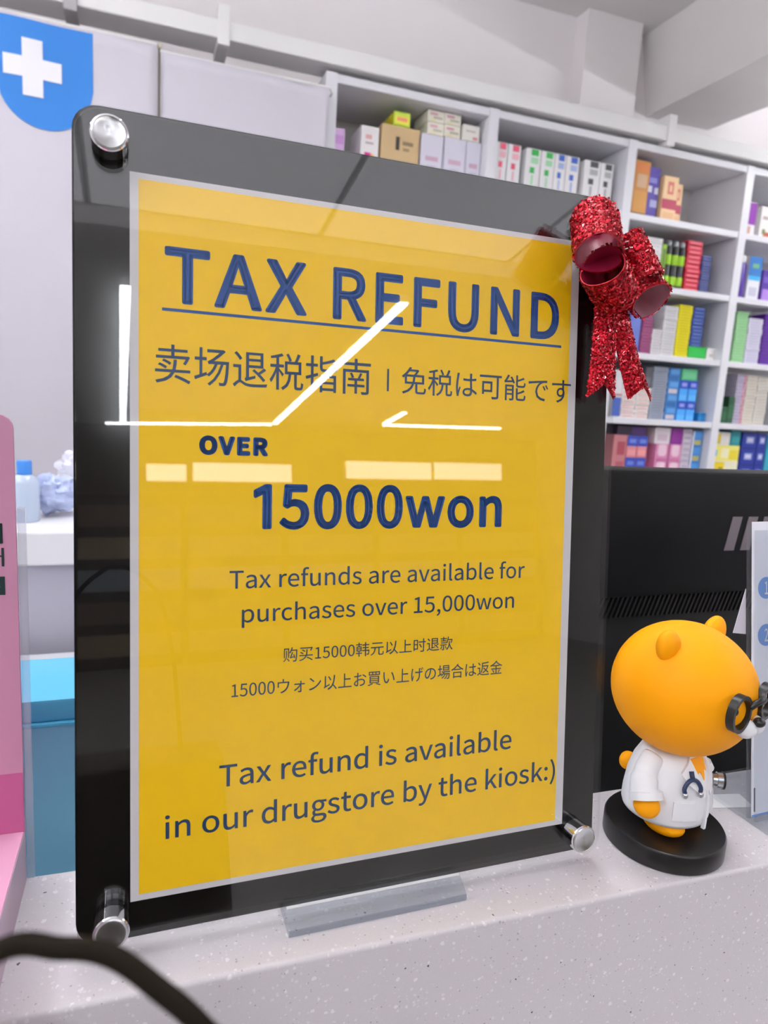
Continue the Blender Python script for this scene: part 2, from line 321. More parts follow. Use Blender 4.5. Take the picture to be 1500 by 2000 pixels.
    '买': '350;186,42 232,20 275,-4 309,-27 326,-7 290,15 247,39 200,61/77,208 102,196 127,182 146,169 160,189 141,202 117,215 91,226/39,157 63,146 88,132 106,120 121,139 102,152 78,164 53,175/23,105 23,81 162,81 135,42 89,13 19,-7 24,-13 29,-21 32,-29 111,-4 162,32 190,81 328,81 328,105 197,105 203,141 206,181 208,225 181,225 180,180 177,140 171,105/297,272 297,271 39,271 39,246 289,246 280,228 271,211 262,196 283,185 298,208 312,236 326,265 307,273 302,272',
    '以': '350;131,249 152,221 170,192 184,166 207,180 193,205 174,234 153,262/266,280 250,147 207,53 121,-7 128,-14 136,-23 141,-30 184,-6 218,23 244,57 272,28 297,-1 315,-27 338,-10 316,18 287,50 257,81 276,136 288,202 294,279/49,7 63,16 97,35 173,71 166,96 84,58 84,267 56,267 56,61 52,46 44,35 35,29 40,22 45,14',
    '元': '350;51,267 51,242 300,242 300,267/21,169 21,143 110,143 100,81 73,30 17,-7 23,-13 29,-20 33,-27 95,15 126,73 138,143 204,143 204,18 207,-6 220,-18 244,-22 295,-22 318,-15 330,8 335,55 327,58 318,62 311,67 309,26 303,8 293,3 247,3 237,4 232,8 231,18 231,143 330,143 330,169',
    '免': '350;116,295 92,258 58,220 14,185 21,179 28,172 33,166 54,181 54,97 148,97 125,56 83,22 18,-2 24,-9 29,-17 33,-25 106,5 151,46 176,97 192,97 192,15 195,-7 209,-18 235,-21 294,-21 317,-16 329,3 335,42 326,44 318,48 311,52 308,20 303,6 292,3 238,3 226,4 220,7 219,15 219,97 307,97 307,206 204,206 217,222 230,240 240,257 222,269 218,268 131,268 145,290/81,206 93,219 105,232 115,245 203,245 194,232 184,218 173,206/80,182 163,182 161,161 159,140 155,121 80,121/191,182 280,182 280,121 182,121 186,140 189,161',
    '卖': '351;82,156 106,147 130,136 148,124 163,141 144,153 120,163 96,172/47,123 71,114 94,103 112,92 126,110 107,121 84,131 60,139/189,25 237,8 281,-10 317,-27 332,-6 295,11 250,29 202,44/29,201 29,178 289,178 282,164 274,151 266,140 286,129 300,148 313,171 326,195 307,203 303,201 189,201 189,234 305,234 305,257 189,257 189,293 162,293 162,257 50,257 50,234 162,234 162,201/183,169 181,139 177,111 171,87 22,87 22,64 161,64 134,33 90,10 23,-6 28,-13 33,-21 36,-28 113,-8 162,22 191,64 329,64 329,87 199,87 204,112 208,139 210,169',
    '南': '350;111,161 120,147 127,132 132,119 154,126 149,140 141,154 132,168/160,294 160,259 21,259 21,234 160,234 160,197 40,197 40,-28 67,-28 67,173 284,173 284,3 283,-3 276,-5 227,-5 230,-12 234,-20 236,-28 261,-28 281,-27 296,-24 305,-19 310,-10 311,3 311,197 189,197 189,234 329,234 329,259 189,259 189,294/218,168 211,152 202,135 194,118 93,118 93,97 161,97 161,62 86,62 86,40 161,40 161,-21 187,-21 187,40 265,40 265,62 187,62 187,97 259,97 259,118 216,118 241,161',
    '可': '350;20,269 20,243 262,243 262,10 259,2 251,0 186,1 191,-8 194,-18 197,-27 228,-27 253,-26 270,-23 281,-16 287,-6 289,10 289,243 332,243 332,269/81,166 173,166 173,86 81,86/55,192 55,33 81,33 81,61 199,61 199,192',
    '合': '350;181,295 137,244 79,200 14,168 21,161 28,152 33,145 51,153 69,163 87,173 87,155 264,155 264,179 282,168 301,157 321,148 326,156 332,165 339,172 286,197 237,229 193,268 204,283/97,180 126,200 153,224 177,249 204,222 233,200 262,180/69,113 69,-27 95,-27 95,-8 258,-8 258,-26 286,-26 286,113/95,17 95,90 258,90 258,17',
    '场': '350;144,152 150,154 160,156 174,156 199,156 181,120 157,89 127,65 123,85 85,71 85,184 124,184 124,209 85,209 85,290 61,290 61,209 18,209 18,184 61,184 61,62 13,45 21,19 128,61 127,64 146,49 178,78 204,114 224,156 254,156 226,87 186,30 133,-13 153,-28 206,19 248,81 278,156 302,156 295,73 287,25 279,4 274,-1 267,-1 233,0 237,-8 239,-17 240,-25 278,-25 287,-23 294,-19 301,-13 312,13 321,70 328,168 329,181 188,181 224,205 260,233 297,265 278,280 272,278 131,278 131,253 244,253 213,227 186,206 168,194 155,186 143,180 133,177',
    '場': '350;174,217 287,217 287,190 174,190/174,264 287,264 287,236 174,236/150,284 150,170 311,170 311,284/116,150 116,127 165,127 145,100 122,76 95,57 101,52 108,46 113,41 129,53 144,66 159,81 194,81 172,50 144,23 115,2 122,-3 128,-9 133,-14 165,12 195,45 218,81 252,81 234,44 211,11 183,-14 190,-19 197,-24 203,-29 232,0 256,39 274,81 301,81 297,36 292,9 286,-3 281,-6 275,-7 245,-5 248,-12 250,-20 251,-27 286,-27 294,-25 300,-23 306,-18 315,-1 321,34 327,92 328,103 176,103 191,127 336,127 336,150/12,62 22,36 126,87 120,110 84,94 84,193 122,193 122,218 84,218 84,291 60,291 60,218 19,218 19,193 60,193 60,83',
    '指': '350;293,273 261,262 222,250 180,241 180,293 154,293 154,193 159,170 174,158 206,155 287,155 314,160 328,178 335,214 326,216 318,219 311,223 308,195 301,182 286,179 207,179 190,180 182,184 180,193 180,219 227,229 273,240 313,254/179,47 293,47 293,10 179,10/179,68 179,103 293,103 293,68/154,126 154,-28 179,-28 179,-12 293,-12 293,-26 319,-26 319,126/64,294 64,223 15,223 15,199 64,199 64,123 11,109 19,83 64,97 64,3 63,-2 58,-4 23,-4 31,-28 51,-28 67,-26 78,-23 85,-18 89,-9 90,3 90,104 137,119 133,143 90,131 90,199 132,199 132,223 90,223 90,294',
    '时': '351;166,158 186,129 205,98 220,73 243,86 227,111 208,141 188,170/113,141 113,61 54,61 54,141/113,164 54,164 54,241 113,241/28,265 28,9 54,9 54,37 138,37 138,265/268,292 268,224 154,224 154,198 268,198 268,12 265,4 258,2 197,2 207,-25 237,-24 261,-23 277,-20 287,-14 292,-4 294,12 294,198 337,198 337,224 294,224 294,292',
    '款': '350;43,77 34,52 23,27 11,6 32,-4 44,18 55,44 65,71/132,69 142,49 151,29 158,12 179,22 171,38 162,58 152,77/237,181 237,164 233,110 215,49 169,-11 177,-16 184,-22 190,-28 219,5 240,40 252,76 270,33 292,-2 322,-28 327,-20 334,-12 340,-6 304,26 278,73 261,130 262,164 262,181/86,293 86,261 18,261 18,238 86,238 86,208 26,208 26,186 173,186 173,208 111,208 111,238 180,238 180,261 111,261 111,293/14,111 14,89 87,89 87,0 86,-3 82,-5 51,-5 55,-12 57,-20 59,-27 77,-27 90,-26 100,-23 107,-18 110,-11 111,0 111,89 183,89 183,111/210,294 201,240 187,192 168,152 168,160 30,160 30,138 168,138 168,148 189,134 200,155 210,180 218,207 304,207 298,183 292,161 286,141 307,135 317,162 326,194 333,227 316,232 312,231 225,231 236,290',
    '税': '350;182,201 292,201 292,136 182,136/157,224 157,112 195,112 186,62 164,21 122,-9 128,-15 134,-22 138,-29 185,6 210,54 220,112 249,112 249,10 252,-10 261,-20 279,-23 309,-23 326,-18 335,-1 339,34 331,36 323,40 317,44 315,16 312,3 307,0 283,0 275,2 274,10 274,112 318,112 318,224 280,224 290,243 300,264 309,285 282,294 274,271 264,246 253,224 203,224 224,234 216,252 205,273 192,293 170,284 182,264 193,243 200,224/127,291 96,281 58,271 19,263 22,257 24,249 26,243 74,251 74,194 17,194 17,169 70,169 53,128 32,90 10,59 15,51 20,42 24,34 42,60 59,92 74,127 74,-28 100,-28 100,135 113,119 124,103 133,90 148,111 100,160 100,169 147,169 147,194 100,194 100,257 116,261 130,266 143,270',
    '能': '350;134,147 134,117 60,117 60,147/35,169 35,-28 60,-28 60,44 134,44 134,3 133,-2 129,-3 92,-3 96,-11 99,-19 101,-27 121,-27 136,-26 148,-23 155,-17 159,-9 160,2 160,169/60,96 134,96 134,64 60,64/300,268 277,257 249,245 219,235 219,293 193,293 193,177 196,155 209,144 235,140 296,140 317,145 329,162 334,195 326,197 318,201 311,205 309,179 303,167 293,164 237,164 226,165 220,169 219,178 219,213 253,224 287,236 318,248/305,112 280,99 251,86 219,75 219,131 193,131 193,12 197,-10 210,-22 236,-25 297,-25 320,-20 332,-2 337,35 329,37 321,41 314,45 311,15 306,2 295,-1 238,-1 226,0 220,3 219,12 219,53 255,64 291,77 322,92/29,194 41,197 74,200 145,205 153,187 176,197 165,221 149,248 131,273 109,265 134,225 57,221 73,241 87,263 100,286 73,295 60,268 46,246 37,232 31,226 26,221 20,219',
    '買': '350;226,257 287,257 287,221 226,221/145,257 204,257 204,221 145,221/65,257 122,257 122,221 65,221/41,278 41,200 312,200 312,278/88,118 265,118 265,91 88,91/88,74 265,74 265,47 88,47/88,161 265,161 265,135 88,135/61,180 61,29 292,29 292,180/204,11 243,-3 279,-16 307,-29 334,-14 303,-2 265,12 225,25/122,26 92,12 55,0 18,-9 37,-29 74,-17 113,-2 146,14',
    '购': '350;75,222 75,130 72,82 55,32 13,-11 19,-16 24,-21 28,-27 73,21 93,76 97,130 97,222/91,41 109,20 126,-3 139,-22 158,-7 144,11 127,33 109,53/28,273 28,61 49,61 49,249 122,249 122,62 144,62 144,273/200,294 186,250 168,210 146,176 167,160 178,176 189,195 199,215 301,215 297,98 290,31 282,3 276,-1 269,-2 226,-1 230,-9 233,-19 234,-27 251,-28 267,-28 279,-27 289,-25 297,-20 305,-13 315,19 322,93 326,225 326,239 209,239 215,255 220,272 225,289/235,134 252,89 194,78 208,110 220,145 230,180 206,187 196,147 185,113 177,92 172,81 167,74 162,70 165,63 168,54 170,47 180,51 205,58 258,69 263,47 284,55 276,80 266,110 254,140',
    '返': '350;26,268 43,249 61,229 74,211 97,227 83,244 65,263 47,282/87,164 16,164 16,139 61,139 61,39 45,31 29,18 11,2 29,-22 45,-3 59,11 72,17 81,14 93,7 107,-1 134,-12 166,-17 205,-18 329,-15 330,-6 333,4 336,13 296,9 250,7 206,6 169,7 138,11 112,21 87,36/168,144 225,97 201,78 175,62 148,50 153,44 159,36 163,28 192,42 219,59 244,80 265,62 283,44 298,29 318,48 302,63 283,80 261,98 283,128 300,161 314,199 298,205 293,204 161,204 161,246 219,250 276,257 325,268 303,289 256,279 196,273 135,269 135,192 132,145 122,95 97,49 104,45 113,40 119,34 144,80 157,131 161,180 282,180 271,156 258,134 242,114 187,159',
    '退': '350;28,266 48,247 66,227 79,208 101,224 87,242 68,262 48,280/273,203 273,169 164,169 164,203/273,224 164,224 164,257 273,257/134,29 145,34 171,42 225,58 224,80 164,64 164,147 299,147 299,278 137,278 137,76 135,63 129,55 123,51 127,44 132,36/196,123 235,92 272,60 300,30 319,46 305,60 288,77 269,93 288,105 308,119 327,132 306,148 290,135 271,120 252,107 214,136/91,169 18,169 18,145 66,145 66,37 49,28 32,15 14,-1 30,-22 49,-3 66,12 80,18 89,15 101,8 114,-1 141,-12 172,-17 210,-19 330,-15 332,-6 335,3 338,11 299,8 254,6 211,5 175,6 145,10 120,20 108,27 99,33 91,37',
    '金': '350;69,76 82,54 94,32 102,12 125,22 116,41 105,64 91,85/257,85 246,63 233,40 220,20 240,12 253,30 268,53 282,75/175,297 132,249 75,210 11,183 17,175 24,167 29,159 48,166 66,175 84,184 84,165 160,165 160,117 40,117 40,93 160,93 160,6 24,6 24,-18 327,-18 327,6 188,6 188,93 311,93 311,117 188,117 188,165 265,165 265,187 284,176 303,167 322,160 327,168 334,176 340,183 285,205 233,237 190,274 199,286/261,189 93,189 123,209 151,231 175,255 201,231 230,209',
    '韩': '350;50,138 123,138 123,112 50,112/50,183 123,183 123,158 50,158/227,294 227,246 164,246 164,222 227,222 227,183 171,183 171,158 227,158 227,118 162,118 162,93 227,93 227,-27 254,-27 254,93 311,93 308,59 304,38 300,29 296,26 291,25 265,27 268,19 271,11 272,4 302,4 312,7 320,13 326,27 331,57 335,108 336,118 254,118 254,158 316,158 316,183 254,183 254,222 329,222 329,246 254,246 254,294/14,60 14,36 74,36 74,-29 99,-29 99,36 157,36 157,60 99,60 99,91 147,91 147,204 99,204 99,234 154,234 154,257 99,257 99,295 74,295 74,257 17,257 17,234 74,234 74,204 27,204 27,91 74,91 74,60',
    '에': '322;259,290 259,-27 287,-27 287,290/89,236 110,226 125,197 130,153 125,109 110,80 89,70 67,80 53,109 48,153 53,197 67,226/89,263 53,249 30,212 21,153 30,94 53,56 89,42 123,55 146,89 156,143 196,143 196,-11 223,-11 223,283 196,283 196,166 156,166 146,218 123,251',
    '유': '322;160,277 102,268 63,244 49,208 63,171 102,147 160,139 218,147 257,171 271,208 257,244 218,268/160,254 203,248 231,232 241,208 231,184 203,168 160,162 118,168 89,184 79,208 89,232 118,248/17,109 17,85 91,85 91,-27 121,-27 121,85 200,85 200,-27 229,-27 229,85 304,85 304,109',
    '재': '322;190,283 190,-11 218,-11 218,137 259,137 259,-27 287,-27 287,290 259,290 259,162 218,162 218,283/22,252 22,228 83,228 83,204 75,144 52,94 14,60 32,38 61,62 83,95 98,135 112,100 134,70 162,49 179,71 141,103 119,149 111,204 111,228 168,228 168,252',
}
GLYPHS['|'] = '172;90,0 126,0 126,256 100,256 36,222 36,192 90,218'  # figure one without a foot
_gl = {}
def glyph(ch):
    if ch not in _gl:
        a, p = GLYPHS[ch].split(';')
        _gl[ch] = (int(a), [[tuple(int(t) for t in q.split(',')) for q in s.split(' ')] for s in p.split('/')])
    return _gl[ch]
def lettering(name, text, x0, x1, base, m, parent, y, cap=None, capch='T', bold=0., box=None, spacing=0, label=None):
    """flat print facing -Y in the parent's XZ plane; spans x0..x1, sits on the baseline"""
    cu = bpy.data.curves.new(name, 'CURVE')
    cu.dimensions = '2D'; cu.fill_mode = 'BOTH'
    x = 0; polys = []
    for ch in text:
        if ch == ' ': x += 80 + spacing; continue
        a, ps = glyph(ch)
        polys += [[(px + x, py) for px, py in p] for p in ps]; x += a + spacing
    ax0 = min(p[0] for q in polys for p in q) - bold; ax1 = max(p[0] for q in polys for p in q) + bold
    sx = (x1 - x0) / (ax1 - ax0)
    zoff = 0
    if box:
        zlo = min(p[1] for q in polys for p in q); zhi = max(p[1] for q in polys for p in q)
        sz = (box[1] - box[0]) / (zhi - zlo); zoff = -zlo; base = box[0]
    elif cap:
        sz = cap / (max(p[1] for q in glyph(capch)[1] for p in q) + 2 * bold); zoff = bold
    else: sz = sx
    for p in polys:
        sp = cu.splines.new('POLY'); sp.points.add(len(p) - 1)
        for pt, (a, b) in zip(sp.points, p): pt.co = (a / 300, b / 300, 0, 1)
        sp.use_cyclic_u = True
    ob = bpy.data.objects.new(name, cu); C.objects.link(ob)
    bpy.context.view_layer.update()
    me0 = bpy.data.meshes.new_from_object(ob.evaluated_get(bpy.context.evaluated_depsgraph_get()))
    bpy.data.objects.remove(ob); bpy.data.curves.remove(cu)
    mb = MB()
    def put(a, b): return (x0 + (a - ax0) * sx, 0, base + (b + zoff) * sz)
    mb.add([put(v.co.x * 300, v.co.y * 300) for v in me0.vertices], [tuple(f.vertices) for f in me0.polygons])
    bpy.data.meshes.remove(me0)
    if bold:
        # heavier weight: a stroke of constant width along every outline
        for p in polys:
            for (a, b), (c, d) in zip(p, p[1:] + p[:1]):
                l = math.hypot(c - a, d - b)
                if l < 1e-6: continue
                nx, ny = -(d - b) / l * bold, (c - a) / l * bold
                mb.add([put(a + nx, b + ny), put(a - nx, b - ny), put(c - nx, d - ny), put(c + nx, d + ny)], [(0, 1, 2, 3)])
                mb.add([put(a + bold * math.cos(k * PI / 4), b + bold * math.sin(k * PI / 4)) for k in range(8)], [tuple(range(8))])
    me = bpy.data.meshes.new(name); me.from_pydata(mb.v, [], mb.f)
    me.materials.clear(); me.materials.append(m); me.name = name
    o = bpy.data.objects.new(name, me); C.objects.link(o); o.location = (0, y, 0)
    if parent: o.parent = parent
    if label: o['label'] = label
    return o
# ------------------------------------------------------------------ the room
FLOOR, CEIL, WALL_Y = -1.05, 2.22, 2.90
X0, X1, Y0 = -3.6, 6.2, -9.2
M_wall = mat('wall_paint', 'f0eaeb', .6, noise_amt=.02, noise_scale=2.5, bump=.03, bump_scale=8)
M_ceil = mat('ceiling_paint', 'e4e0df', .7, noise_amt=.02, noise_scale=2)
M_white = mat('white_laminate', 'e9e8ee', .35)
M_trim = mat('white_metal', 'f2f1f0', .4)
struct(MB().box(X0, X1, Y0, WALL_Y, FLOOR - .05, FLOOR).build('floor', mat('grey_floor', '97938f', .35, noise_amt=.12, noise_scale=4)))
struct(MB().box(X0, X1, Y0, WALL_Y + .3, CEIL, CEIL + .05).build('ceiling', M_ceil))
struct(MB().box(X0, X1, WALL_Y, WALL_Y + .1, FLOOR, CEIL).build('wall_back', M_wall))
struct(MB().box(X0 - .1, X0, Y0, WALL_Y, FLOOR, CEIL).build('wall_left', M_wall))
struct(MB().box(X1, X1 + .1, Y0, WALL_Y, FLOOR, CEIL).build('wall_right', M_wall))
struct(MB().box(X0, X1, Y0 - .1, Y0, FLOOR, CEIL).build('wall_front', mat('shop_wall', '8d8478', .6, noise_amt=.1, noise_scale=3)))
# pillar stub in the corner and the plastered beam that runs towards the counter
struct(MB().box(2.10, 2.42, 2.80, WALL_Y, 1.60, CEIL).build('trim_1', M_wall))
bmv = MB()
N = 14
xs0 = []
for i in range(N + 1):
    t = i / N; y = -2.5 + t * 5.4
    e = .012 * noise.noise((y * 2.1, 3, 1)); g = .02 * noise.noise((y * 1.7, 8, 2)); h = .03 * noise.noise((y * 2.3, 5, 4))
    xs0.append(((2.575 + e, y, 1.85 + .4 * e), (2.99 + g, y, 1.85 + .5 * h), (3.10 + g, y, 1.90 + h), (3.10, y, CEIL), (2.50, y, CEIL)))
vs = [p for r in xs0 for p in r]
fs = []
for i in range(N):
    for k in range(5):
        l = (k + 1) % 5
        fs.append((i * 5 + k, i * 5 + l, (i + 1) * 5 + l, (i + 1) * 5 + k))
fs += [tuple(range(5)), tuple(N * 5 + k for k in range(5))]
struct(bmv.add(vs, fs).build('trim_2', mat('plaster', 'e6e1e0', .8, noise_amt=.03, noise_scale=6, bump=.12, bump_scale=12)))
struct(MB().box(X0, X1, Y0, -3.5, 2.08, CEIL - .001).build('trim_4', M_ceil))
# white cable duct along the wall above the curtain and the shelves
d = struct(MB().bbox(-2.2, 4.2, 2.48, 2.62, 1.578, 1.642, .004).build('trim_3', M_trim))
for i, x in enumerate((-.17, .345, 2.40)):
    MB().bbox(x - .022, x + .022, 2.47, 2.63, 1.555, 1.69, .003).build('duct_bracket', M_trim if i else mat('grey_metal', 'a9a7a8', .4), d)

# ------------------------------------------------------------------ LED line lamps hung below the ceiling
M_led = mat('led_diffuser', 'ffffff', .5, emit='f6faff', estr=LED_POWER)
M_up = mat('ceiling_fill', 'ffffff', .5, emit='f6faff', estr=UPLIGHT_POWER)
def led(p, q, label, z=1.80, w=.028, up=False):
    p, q = Vector((p[0], p[1], z)), Vector((q[0], q[1], z))
    L = (q - p).length
    o = thing('led_line_lamp', label, 'lamp', (p + q) / 2, (0, 0, math.atan2(q.y - p.y, q.x - p.x)), 'LED line lamps')
    MB().bbox(-L / 2, L / 2, -w - .004, w + .004, .0, .05, .003).build('housing', M_trim, o)
    MB().box(-L / 2 + .002, L / 2 - .002, -w, w, -.012, -.0005).build('diffuser', M_led, o)
    if up: MB().box(-L / 2 + .002, L / 2 - .002, -w, w, .0505, .056).build('added_uplight', M_up, o)  # glowing top strip added to brighten the ceiling
    for t in (-.35, .35):
        MB().tube([(L * t, 0, .05), (L * t, 0, CEIL - z)], .002, 6).build('hanging_wire', M_trim, o)
led((-.009, -3.62), (-.071, -7.55), 'long LED line lamp mirrored upright at the left edge of the yellow notice')
led((-.25, -7.70), (1.53, -7.37), 'LED line lamp mirrored level above the small word OVER')
led((1.557, -7.33), (1.605, -3.42), 'LED line lamp mirrored as the slanting white line on the notice')
led((2.80, -7.12), (4.31, -7.02), 'LED line lamp mirrored as the short level line on the notice')
led((2.80, -7.04), (2.80, -6.42), 'short LED line lamp mirrored as a small tick beside the level line')
for x, y0, y1, s in ((-1.3, -3.2, 2.1, 'left'), (.45, .1, 1.5, 'middle'), (3.40, -3.2, 2.1, 'right')):  # unseen lamps added to light the counter, cloths and shelves
    led((x, y0), (x, y1), 'added LED line lamp over the counter, %s of the three, outside the photo' % s, z=1.62, up=True)
# glowing panels added to the ceiling so the stand mirrors a pale upper band
M_panel = mat('panel_glow', 'f4f4f6', .5, emit='f4f2fa', estr=1.0)
for i, x in enumerate((-.85, .45, 1.75, 3.05)):
    o = thing('ceiling_glow_panel', 'added glowing ceiling panel behind the customer, %s from the left, mirrored above the headline' % ('first second third fourth'.split()[i]), 'lamp', (x, -2.85, CEIL), group='added ceiling glow panels')
    MB().bbox(-.645, .645, -.645, .645, -.030, -.001, .003).build('frame', M_trim, o)
    MB().box(-.63, .63, -.63, .63, -.034, -.0305).build('diffuser', M_panel, o)
# lit sign boxes on the far wall, mirrored in the notice
M_box = mat('lightbox_face', 'ffffff', .5, emit='fffaf4', estr=4)
for x0, x1, z0, z1, s in ((.18, .67, 1.245, 1.47, 'narrow lit sign box mirrored leftmost below the word OVER'), (.735, 2.01, 1.25, 1.50, 'wide lit sign box mirrored below the word OVER'),
                          (2.75, 4.03, 1.315, 1.57, 'lit sign box mirrored above the zeros of the price'), (4.06, 5.16, 1.325, 1.58, 'lit sign box mirrored above the word won')):
    o = thing('lit_sign_box', s, 'sign', ((x0 + x1) / 2, -8.5, z0), (0, 0, 0), 'lit sign boxes on the far wall')
    w = (x1 - x0) / 2
    MB().box(-w, w, -.12, 0, 0, z1 - z0).build('case', M_trim, o)
    MB().box(-w + .01, w - .01, 0, .006, .01, z1 - z0 - .01).build('lit_face', M_box, o)
# dark cabinets added on the far wall to darken what the stand mirrors
fx = random.Random(3)
for i, x in enumerate((-2.6, -1.3, .0, 1.3, 2.6, 3.9, 5.2)):
    o = thing('added_cabinet', 'added dark cabinet on the far shop wall, %s from the left' % ('first second third fourth fifth sixth seventh'.split()[i]), 'cabinet', (x, -8.75, FLOOR), (0, 0, 0), 'added far wall cabinets')
    MB().box(-.62, .62, -.4, .0, 0, 2.15).build('body', mat('dark_cabinet', '4a4038', .5), o)
    for k in range(5):
        MB().box(-.6, .6, 0, .02, .15 + k * .4, .42 + k * .4).build('shelf_front', mat('goods_%d' % (k % 3), ('b9a58c', '8c7a6c', 'a8b0b8')[(k + i) % 3], .6), o)

# ------------------------------------------------------------------ service counter, desk behind it
def counter_material():
    m = bpy.data.materials.new('speckled_solid_surface'); m.use_nodes = True
    nt = m.node_tree; b = nt.nodes['Principled BSDF']; L = nt.links.new
    b.inputs['Roughness'].default_value = .32
    tc = nt.nodes.new('ShaderNodeTexCoord')
    def flakes(scale, lo, hi, seed, stretch=(1, 1, 1)):
        mp = nt.nodes.new('ShaderNodeMapping'); mp.inputs['Location'].default_value = (seed, seed * 1.7, seed * .3); mp.inputs['Scale'].default_value = stretch
        wn = nt.nodes.new('ShaderNodeTexNoise'); wn.inputs['Scale'].default_value = scale * 1.6; wn.inputs['Detail'].default_value = 1
        L(tc.outputs['Object'], wn.inputs['Vector'])
        vm = nt.nodes.new('ShaderNodeVectorMath'); vm.operation = 'MULTIPLY_ADD'
        vm.inputs[1].default_value = (.6 / scale,) * 3
        L(wn.outputs['Color'], vm.inputs[0]); L(tc.outputs['Object'], vm.inputs[2])
        v = nt.nodes.new('ShaderNodeTexVoronoi'); v.inputs['Scale'].default_value = scale
        L(vm.outputs[0], mp.inputs[0]); L(mp.outputs[0], v.inputs['Vector'])
        sep = nt.nodes.new('ShaderNodeSeparateColor'); L(v.outputs['Color'], sep.inputs[0])
        # only some cells carry a flake, of random size
        mr = nt.nodes.new('ShaderNodeMapRange'); mr.inputs['From Min'].default_value = lo; mr.inputs['From Max'].default_value = 1; mr.inputs['To Min'].default_value = 0; mr.inputs['To Max'].default_value = hi
        L(sep.outputs[0], mr.inputs['Value'])
        lt = nt.nodes.new('ShaderNodeMath'); lt.operation = 'LESS_THAN'
        L(v.outputs['Distance'], lt.inputs[0]); L(mr.outputs[0], lt.inputs[1])
        return lt.outputs[0]
    nz = nt.nodes.new('ShaderNodeTexNoise'); nz.inputs['Scale'].default_value = 900; nz.inputs['Detail'].default_value = 2
    L(tc.outputs['Object'], nz.inputs['Vector'])
    def mix(fac, a, c):
        mx = nt.nodes.new('ShaderNodeMix'); mx.data_type = 'RGBA'
        if hasattr(fac, 'links'): L(fac, mx.inputs[0])
        if isinstance(a, tuple): mx.inputs[6].default_value = a
        else: L(a, mx.inputs[6])
        mx.inputs[7].default_value = c
        L(fac, mx.inputs[0])
        return mx.outputs[2]
    col = mix(nz.outputs['Fac'], lin('c6c0c4'), lin('d0cacd'))
    col = mix(flakes(360, .60, .40, 1.3), col, lin('d8d3d6'))
    col = mix(flakes(240, .78, .38, 5.1), col, lin('e0dcde'))
    col = mix(flakes(480, .88, .36, 9.7), col, lin('a5a1a6'))
    col = mix(flakes(260, .955, .22, 3.9), col, lin('55504f'))
    L(col, b.inputs['Base Color'])
    return m
M_ctr = counter_material()
ctr = thing('service_counter', 'grey white speckled solid-surface counter ledge under the yellow notice', 'counter', (0, 0, FLOOR))
# ledge in plan: front and back edge run a degree or so off the notice
def yf(x): return -.0262 - .0265 * x
def yb(x): return .0885 - .0225 * x
ZT = -.006
bm = bmesh.new()
xa, xb = -1.3, 2.3
pts = [(xa, yf(xa)), (xb, yf(xb)), (xb, yb(xb)), (xa, yb(xa))]
lo = [bm.verts.new((x, y, ZT - 1.044 - FLOOR)) for x, y in pts]
hi = [bm.verts.new((x, y, ZT - FLOOR)) for x, y in pts]
bm.faces.new(lo[::-1]); bm.faces.new(hi)
for i in range(4): bm.faces.new((lo[i], lo[(i + 1) % 4], hi[(i + 1) % 4], hi[i]))
bm.normal_update()
te = [e for e in bm.edges if all(abs(v.co.z - (ZT - FLOOR)) < 1e-5 for v in e.verts)]
bmesh.ops.bevel(bm, geom=te, offset=.0035, segments=4, profile=.5, affect='EDGES')
me = bpy.data.meshes.new('ledge'); bm.to_mesh(me); bm.free(); me.materials.append(M_ctr)
me.polygons.foreach_set('use_smooth', [True] * len(me.polygons)); me.set_sharp_from_angle(angle=R(40))
o = bpy.data.objects.new('ledge', me); C.objects.link(o); o.parent = ctr
MB().bbox(-.9, 1.6, -.42, yf(1.6) - .002, .74, .77, .004).build('bag_shelf', M_ctr, ctr)
desk = thing('staff_desk', 'pale grey staff desk behind the counter ledge, under the monitor', 'desk', (0, .505, FLOOR))
MB().bbox(-1.3, 2.2, -.37, .37, .864, .904, .004).build('desk_top', mat('desk_top', 'c9c9cf', .45), desk)
for x in (-1.25, .4, 2.1):
    MB().box(x - .02, x + .02, -.34, .34, 0, .864).build('desk_leg', M_white, desk)
DESK = FLOOR + .904

# ------------------------------------------------------------------ the notice stand
LEAN = .12524
sign = thing('notice_stand', 'black acrylic stand with a yellow tax refund notice behind a clear plate', 'sign', (0, 0, 0), (-LEAN, 0, 0))
W, H = .3564, .4765
M_clear = clear_mat('clear_acrylic', 'fdfdfd', .0, .04, wave=.0)
M_black = mat('black_acrylic', '0b0b0c', .12)
MB().prism(rrect(0, W, 0, H, .014), 0, .003).build('front_plate', M_clear, sign)
MB().prism(rrect(-.0012, W - .0035, .0035, H + .0012, .014), .0042, .0092).build('backing_board', M_black, sign)
paper = MB().box(.0283, .3258, .0034, .0038, .0254, .4449).build('paper', mat('white_paper', 'dcdade', .6), sign)
M_yel = mat('yellow_print', 'fccc00', .5, noise_amt=.02, noise_scale=30)
MB().box(.0330, .3195, .00325, .0034, .0292, .4415).build('yellow_print', M_yel, paper)
M_ink = mat('blue_ink', '12509c', .5)
M_ink2 = mat('navy_ink', '17406e', .5)
ty = .0031
for t, a, b in (('TAX', .0470, .1298), ('REFUND', .1463, .3101)):
    lettering('headline', t, a, b, .3747, M_ink, paper, ty, cap=.0318, bold=9, spacing=26)
MB().box(.0456, .3126, ty, ty + .0001, .3700, .3717).build('underline', M_ink, paper)
lettering('lettering', '卖场退税指南', .0418, .1718, 0, M_ink2, paper, ty, box=(.3290, .3512), bold=.5)
MB().box(.1829, .1842, ty, ty + .0001, .3323, .3465).build('divider_bar', M_ink2, paper)
lettering('lettering', '免税は可能です', .1930, .3217, 0, M_ink2, paper, ty, box=(.3312, .3487), bold=.5)
